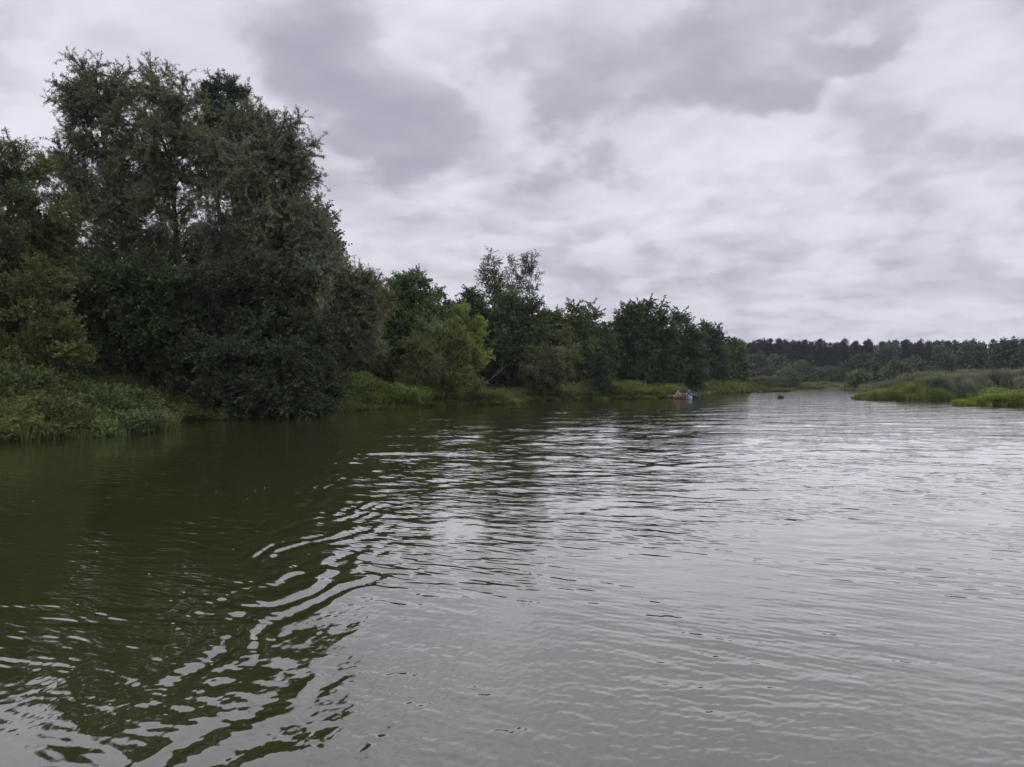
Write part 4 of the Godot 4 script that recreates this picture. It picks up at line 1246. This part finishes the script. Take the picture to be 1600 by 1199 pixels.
	["shrub", "leafy shrub under the trees behind the hanging alder", "shrub", "undergrowth below the trees", "bush", -15.45, -47, Color(0.104, 0.139, 0.056), 1.0, 1.3, 0.05, [[0, 2.94, 0, 1.14, 0.76, 1.03], [-0.95, 2.36, 0, 1.14, 1.14, 1.03], [0.95, 2.36, 0, 1.14, 1.14, 1.03], [0, 1.6, 0, 1.72, 0.84, 1.55]]],
	["shrub", "leafy shrub under the trees behind the hanging alder, beside the dark oak", "shrub", "undergrowth below the trees", "bush", -14.35, -52, Color(0.104, 0.139, 0.056), 1.0, 1.3, 0.05, [[0, 3.5, 0, 1.27, 0.84, 1.14], [-1.06, 2.44, 0, 1.27, 1.27, 1.14], [1.06, 2.44, 0, 1.27, 1.27, 1.14], [0, 1.6, 0, 1.9, 0.93, 1.71]]],
	["shrub", "leafy shrub under the trees behind the bright grass mound", "shrub", "undergrowth below the trees", "bush", -11.59, -56, Color(0.104, 0.139, 0.056), 1.0, 1.3, 0.05, [[0, 3.1, 0, 1.09, 0.91, 0.98], [-0.91, 2.51, 0, 1.09, 1.36, 0.98], [0.91, 2.51, 0, 1.09, 1.36, 0.98], [0, 1.6, 0, 1.64, 1, 1.47]]],
	["shrub", "leafy shrub under the trees between the stooping willow and the dome topped alder", "shrub", "undergrowth below the trees", "bush", -10.57, -62, Color(0.104, 0.139, 0.056), 1.0, 1.3, 0.05, [[0, 2.86, 0, 1.06, 1.01, 0.95], [-0.88, 2.61, 0, 1.06, 1.51, 0.95], [0.88, 2.61, 0, 1.06, 1.51, 0.95], [0, 1.6, 0, 1.59, 1.11, 1.43]]],
	["shrub", "leafy shrub under the trees behind the light olive willow", "shrub", "undergrowth below the trees", "bush", -5.84, -72, Color(0.104, 0.139, 0.056), 1.0, 1.3, 0.05, [[0, 3.06, 0, 1.4, 1.17, 1.26], [-1.17, 2.77, 0, 1.4, 1.75, 1.26], [1.17, 2.77, 0, 1.4, 1.75, 1.26], [0, 1.6, 0, 2.1, 1.29, 1.89]]],
	["shrub", "leafy shrub under the trees behind the yellow green willow", "shrub", "undergrowth below the trees", "bush", -1.95, -80, Color(0.104, 0.139, 0.056), 1.0, 1.3, 0.05, [[0, 2.9, 0, 1.56, 1.3, 1.4], [-1.3, 2.9, 0, 1.56, 1.95, 1.4], [1.3, 2.9, 0, 1.56, 1.95, 1.4], [0, 1.6, 0, 2.34, 1.43, 2.1]]],
	["shrub", "leafy shrub under the trees behind the rounded grey olive bush", "shrub", "undergrowth below the trees", "bush", 2.14, -88, Color(0.104, 0.139, 0.056), 1.0, 1.3, 0.05, [[0, 3.03, 0, 1.71, 1.43, 1.54], [-1.43, 3.03, 0, 1.71, 2.14, 1.54], [1.43, 3.03, 0, 1.71, 2.14, 1.54], [0, 1.6, 0, 2.57, 1.57, 2.31]]],
	["shrub", "leafy shrub under the trees between the small spruce and the tall dark alder", "shrub", "undergrowth below the trees", "bush", 12.99, -100, Color(0.104, 0.139, 0.056), 1.0, 1.3, 0.05, [[0, 3.22, 0, 1.7, 1.62, 1.53], [-1.42, 3.22, 0, 1.7, 2.44, 1.53], [1.42, 3.22, 0, 1.7, 2.44, 1.53], [0, 1.6, 0, 2.56, 1.79, 2.3]]],
	["shrub", "leafy shrub under the trees between the two dark alders over the kayaks", "shrub", "undergrowth below the trees", "bush", 21.04, -108, Color(0.104, 0.139, 0.056), 1.0, 1.3, 0.05, [[0, 3.09, 0, 1.58, 1.75, 1.42], [-1.31, 3.35, 0, 1.58, 2.63, 1.42], [1.31, 3.35, 0, 1.58, 2.63, 1.42], [0, 1.6, 0, 2.37, 1.93, 2.13]]],
]
const COVER := [
	["tall_grass", "tall dull green grass covering the near bank", "grass", [Vector2(-16.75, -24), Vector2(-14.25, -30)], 2.6, 1100, 0.5, 1.0, Color(0.094, 0.114, 0.043), false],
	["tall_grass", "rank grass on top of the near bank below the willows", "grass", [Vector2(-21.59, -28), Vector2(-15.59, -34)], 2.5, 1100, 0.7, 1.1, Color(0.077, 0.085, 0.034), false],
	["waterside_herbs", "leafy nettle like herbs in front of the grassy near bank", "weed", [Vector2(-15.82, -23.2), Vector2(-13.18, -29)], 1.5, 620, 0.45, 1.1, Color(0.099, 0.131, 0.048), false],
	["waterside_herbs", "pale green leafy herbs dipping into the water at the near bank", "herb", [Vector2(-15.29, -21.4), Vector2(-13.55, -22.4)], 0.5, 150, 0.3, 0.5, Color(0.121, 0.177, 0.078), true],
	["tall_grass", "bright green grass mound past the stooping willow", "coarse", [Vector2(-10.64, -52), Vector2(-7.59, -55)], 2.0, 1300, 0.8, 1.35, Color(0.207, 0.261, 0.072), false],
	["waterside_herbs", "fresh green herbs at the foot of the bright grass mound", "herb", [Vector2(-10.45, -50.5), Vector2(-6.91, -53.2)], 0.8, 420, 0.5, 0.9, Color(0.180, 0.270, 0.072), true],
	["tall_grass", "olive grass on the low point below the yellow green willow", "coarse", [Vector2(-6.83, -58), Vector2(-1.01, -62.5)], 1.9, 1300, 0.6, 1.1, Color(0.171, 0.198, 0.068), false],
	["waterside_herbs", "light herbs at the tip of the low point", "herb", [Vector2(-5.27, -59), Vector2(-0.49, -60.6)], 0.7, 300, 0.4, 0.75, Color(0.198, 0.243, 0.081), true],
	["tall_grass", "grass along the shore below the rounded willow bush", "coarse", [Vector2(0, -70), Vector2(8.44, -80)], 1.8, 1000, 0.6, 1.1, Color(0.135, 0.162, 0.058), false],
	["tall_grass", "light green grass on the shore before the tall dark alder", "coarse", [Vector2(10.44, -83), Vector2(18.26, -90)], 1.8, 900, 0.8, 1.5, Color(0.198, 0.234, 0.072), false],
	["tall_grass", "long bank of rank green grass past the kayaks", "coarse", [Vector2(25.91, -112), Vector2(51.3, -158)], 4.0, 2600, 1.0, 1.8, Color(0.166, 0.202, 0.068), false],
	["tall_grass", "far meadow grass between the river and the pines", "coarse", [Vector2(58.44, -200), Vector2(106.33, -262)], 14.0, 2600, 1.2, 2.2, Color(0.153, 0.180, 0.072), false],
	["reed_bed", "dark grey reeds at the end of the long grassy bank", "reed", [Vector2(50.14, -156), Vector2(60.87, -172)], 3.5, 900, 1.5, 2.5, Color(0.112, 0.119, 0.094), false],
	["reed_bed", "grey green reeds across the narrow channel", "reed", [Vector2(74.05, -205), Vector2(94.27, -238)], 5.0, 900, 1.8, 2.9, Color(0.144, 0.162, 0.108), false],
	["tall_grass", "bright strip of grass at the far end of the channel", "coarse", [Vector2(102.08, -262), Vector2(104.91, -235)], 4.0, 900, 0.9, 1.5, Color(0.270, 0.324, 0.090), false],
	["reed_bed", "low grey reeds behind the bright sedge", "rush", [Vector2(69.16, -150), Vector2(61.3, -118)], 6.0, 1400, 1.1, 2.0, Color(0.135, 0.144, 0.104), false],
	["tall_grass", "olive meadow grass behind the low grey reeds", "coarse", [Vector2(86.36, -190), Vector2(77.92, -120)], 10.0, 3000, 1.0, 1.8, Color(0.162, 0.189, 0.081), false],
	["sedge", "yellow green sedge standing in the water at the right bank", "sedge", [Vector2(35.78, -79), Vector2(39.48, -76)], 1.3, 1300, 0.5, 1.0, Color(0.202, 0.243, 0.081), true],
	["sedge", "yellow green sedge on the spit before the flowering reeds", "sedge", [Vector2(39.57, -78), Vector2(42.26, -76)], 1.8, 900, 0.8, 1.6, Color(0.180, 0.220, 0.076), true],
	["reed_bed", "tall mauve flowering reeds on the right bank", "reed", [Vector2(42.96, -79), Vector2(46.36, -68)], 3.0, 1700, 0.9, 2.0, Color(0.194, 0.209, 0.151), false],
	["reed_bed", "tall pinkish reeds behind the flowering reeds", "reed", [Vector2(52.27, -92), Vector2(58.44, -80)], 4.0, 1500, 1.2, 2.4, Color(0.207, 0.202, 0.166), false],
	["waterside_herbs", "bright green herbs below the flowering reeds", "herb", [Vector2(34.43, -58.5), Vector2(44.81, -60)], 2.2, 1500, 0.6, 1.15, Color(0.180, 0.252, 0.065), false],
	["tall_grass", "grass fringe mixed into the bright herbs of the right bank", "coarse", [Vector2(32.79, -56.5), Vector2(42.19, -56.5)], 1.6, 900, 0.5, 0.95, Color(0.207, 0.252, 0.072), false],
	["tall_grass", "tuft of yellow green grass at the corner of the right bank", "sedge", [Vector2(32.53, -57), Vector2(33.22, -57)], 0.5, 90, 0.5, 0.9, Color(0.270, 0.306, 0.072), true],
	["tall_grass", "rough grass hanging over the edge of the wooded bank", "grass", [Vector2(-24, -4), Vector2(-18.5, -14), Vector2(-14.4, -21.6), Vector2(-12.6, -24.2), Vector2(-12.2, -26.5), Vector2(-14.2, -31)], 0.6, 450, 0.3, 0.7, Color(0.135, 0.158, 0.058), true],
	["tall_grass", "rough grass hanging over the shore past the stooping willow", "coarse", [Vector2(-10.1, -45), Vector2(-9.2, -50), Vector2(-6.9, -52.5), Vector2(-6, -55), Vector2(-4.2, -57), Vector2(-0.6, -60), Vector2(-0.6, -63), Vector2(0.5, -70), Vector2(6.4, -78), Vector2(13.3, -82.5), Vector2(20, -90), Vector2(28, -116)], 0.7, 2400, 0.5, 0.9, Color(0.144, 0.169, 0.061), true],
	["bank_weeds", "leafy weeds hanging over the edge of the wooded bank", "weed", [Vector2(-24, -4), Vector2(-18.5, -14), Vector2(-14.4, -21.6), Vector2(-12.6, -24.2), Vector2(-12.2, -26.5), Vector2(-14.2, -31)], 0.6, 420, 0.35, 0.85, Color(0.133, 0.166, 0.063), true],
	["bank_weeds", "leafy weeds hanging over the shore past the stooping willow", "weed", [Vector2(-10.1, -45), Vector2(-9.2, -50), Vector2(-6.9, -52.5), Vector2(-6, -55), Vector2(-4.2, -57), Vector2(-0.6, -60), Vector2(-0.6, -63), Vector2(0.5, -70), Vector2(6.4, -78), Vector2(13.3, -82.5), Vector2(20, -90), Vector2(28, -116)], 0.6, 500, 0.35, 0.75, Color(0.135, 0.167, 0.061), true],
	["bank_weeds", "leafy weeds in the shade of the hanging alder", "weed", [Vector2(-14.2, -31), Vector2(-14.6, -33), Vector2(-13.6, -34.4), Vector2(-11.6, -36), Vector2(-10.4, -39), Vector2(-10.1, -45)], 0.7, 320, 0.4, 0.9, Color(0.133, 0.166, 0.063), true],
	["tall_grass", "grass hanging over the edge of the meadow", "coarse", [Vector2(28, -116), Vector2(43, -145), Vector2(58.5, -166), Vector2(63, -190), Vector2(80, -245), Vector2(105, -252)], 0.8, 2500, 0.8, 1.3, Color(0.162, 0.194, 0.068), true],
	["tall_grass", "grass hanging over the edge of the reed bank", "sedge", [Vector2(92, -215), Vector2(77, -172), Vector2(62, -128), Vector2(48, -98), Vector2(35, -79), Vector2(36, -76.5), Vector2(48, -74), Vector2(42, -66), Vector2(33.5, -57.5), Vector2(35, -54.5), Vector2(44, -52)], 0.6, 1800, 0.6, 1.1, Color(0.198, 0.234, 0.068), true],
	["bank_weeds", "leafy weed mounds scattered over the near grassy bank", "weed", [Vector2(-19.04, -25.5), Vector2(-15.34, -31.5)], 2.8, 900, 0.5, 1.2, Color(0.099, 0.119, 0.045), false],
	["bank_weeds", "leafy weeds mixed into the bright grass mound", "weed", [Vector2(-10.74, -52.5), Vector2(-7.59, -55)], 1.9, 520, 0.6, 1.3, Color(0.189, 0.243, 0.068), false],
	["bank_weeds", "leafy weeds on the low point below the yellow green willow", "weed", [Vector2(-6.89, -58.5), Vector2(-0.75, -62)], 1.8, 480, 0.5, 1.1, Color(0.162, 0.189, 0.065), false],
	["bank_weeds", "leafy weeds along the shore below the tall dark alder", "weed", [Vector2(1.83, -75), Vector2(18.26, -90)], 1.8, 480, 0.6, 1.3, Color(0.153, 0.180, 0.061), false],
	["bank_weeds", "leafy weeds in the long grassy bank past the kayaks", "weed", [Vector2(26.37, -114), Vector2(51.95, -160)], 4.0, 700, 1.0, 2.0, Color(0.153, 0.189, 0.065), false],
]
const TUSSOCKS := [[28.5, -84, "small grassy tussock standing alone in open water", 0.55]]
# from (x, height over the ground, z) to (x, y, z), girth, label
const DEADWOOD := [
	[-3.27, 0.2, -62, -0.4, 2.99, -61, 0.07, "forked dead branch slanting up out of the grassy point"],
	[-6.72, 0, -54.5, -6.93, 1.42, -54, 0.06, "thin bare stick standing in the water by the leaning willow"],
	[-10.06, 0.6, -50, -8.27, 2.08, -49, 0.05, "bare bough reaching over the bright grass mound"],
]
const EDGES := [
	[Vector3i(0, 0, 0), Vector3i(1, 0, 0)], [Vector3i(0, 1, 0), Vector3i(1, 1, 0)], [Vector3i(0, 0, 1), Vector3i(1, 0, 1)], [Vector3i(0, 1, 1), Vector3i(1, 1, 1)],
	[Vector3i(0, 0, 0), Vector3i(0, 1, 0)], [Vector3i(1, 0, 0), Vector3i(1, 1, 0)], [Vector3i(0, 0, 1), Vector3i(0, 1, 1)], [Vector3i(1, 0, 1), Vector3i(1, 1, 1)],
	[Vector3i(0, 0, 0), Vector3i(0, 0, 1)], [Vector3i(1, 0, 0), Vector3i(1, 0, 1)], [Vector3i(0, 1, 0), Vector3i(0, 1, 1)], [Vector3i(1, 1, 0), Vector3i(1, 1, 1)],
]
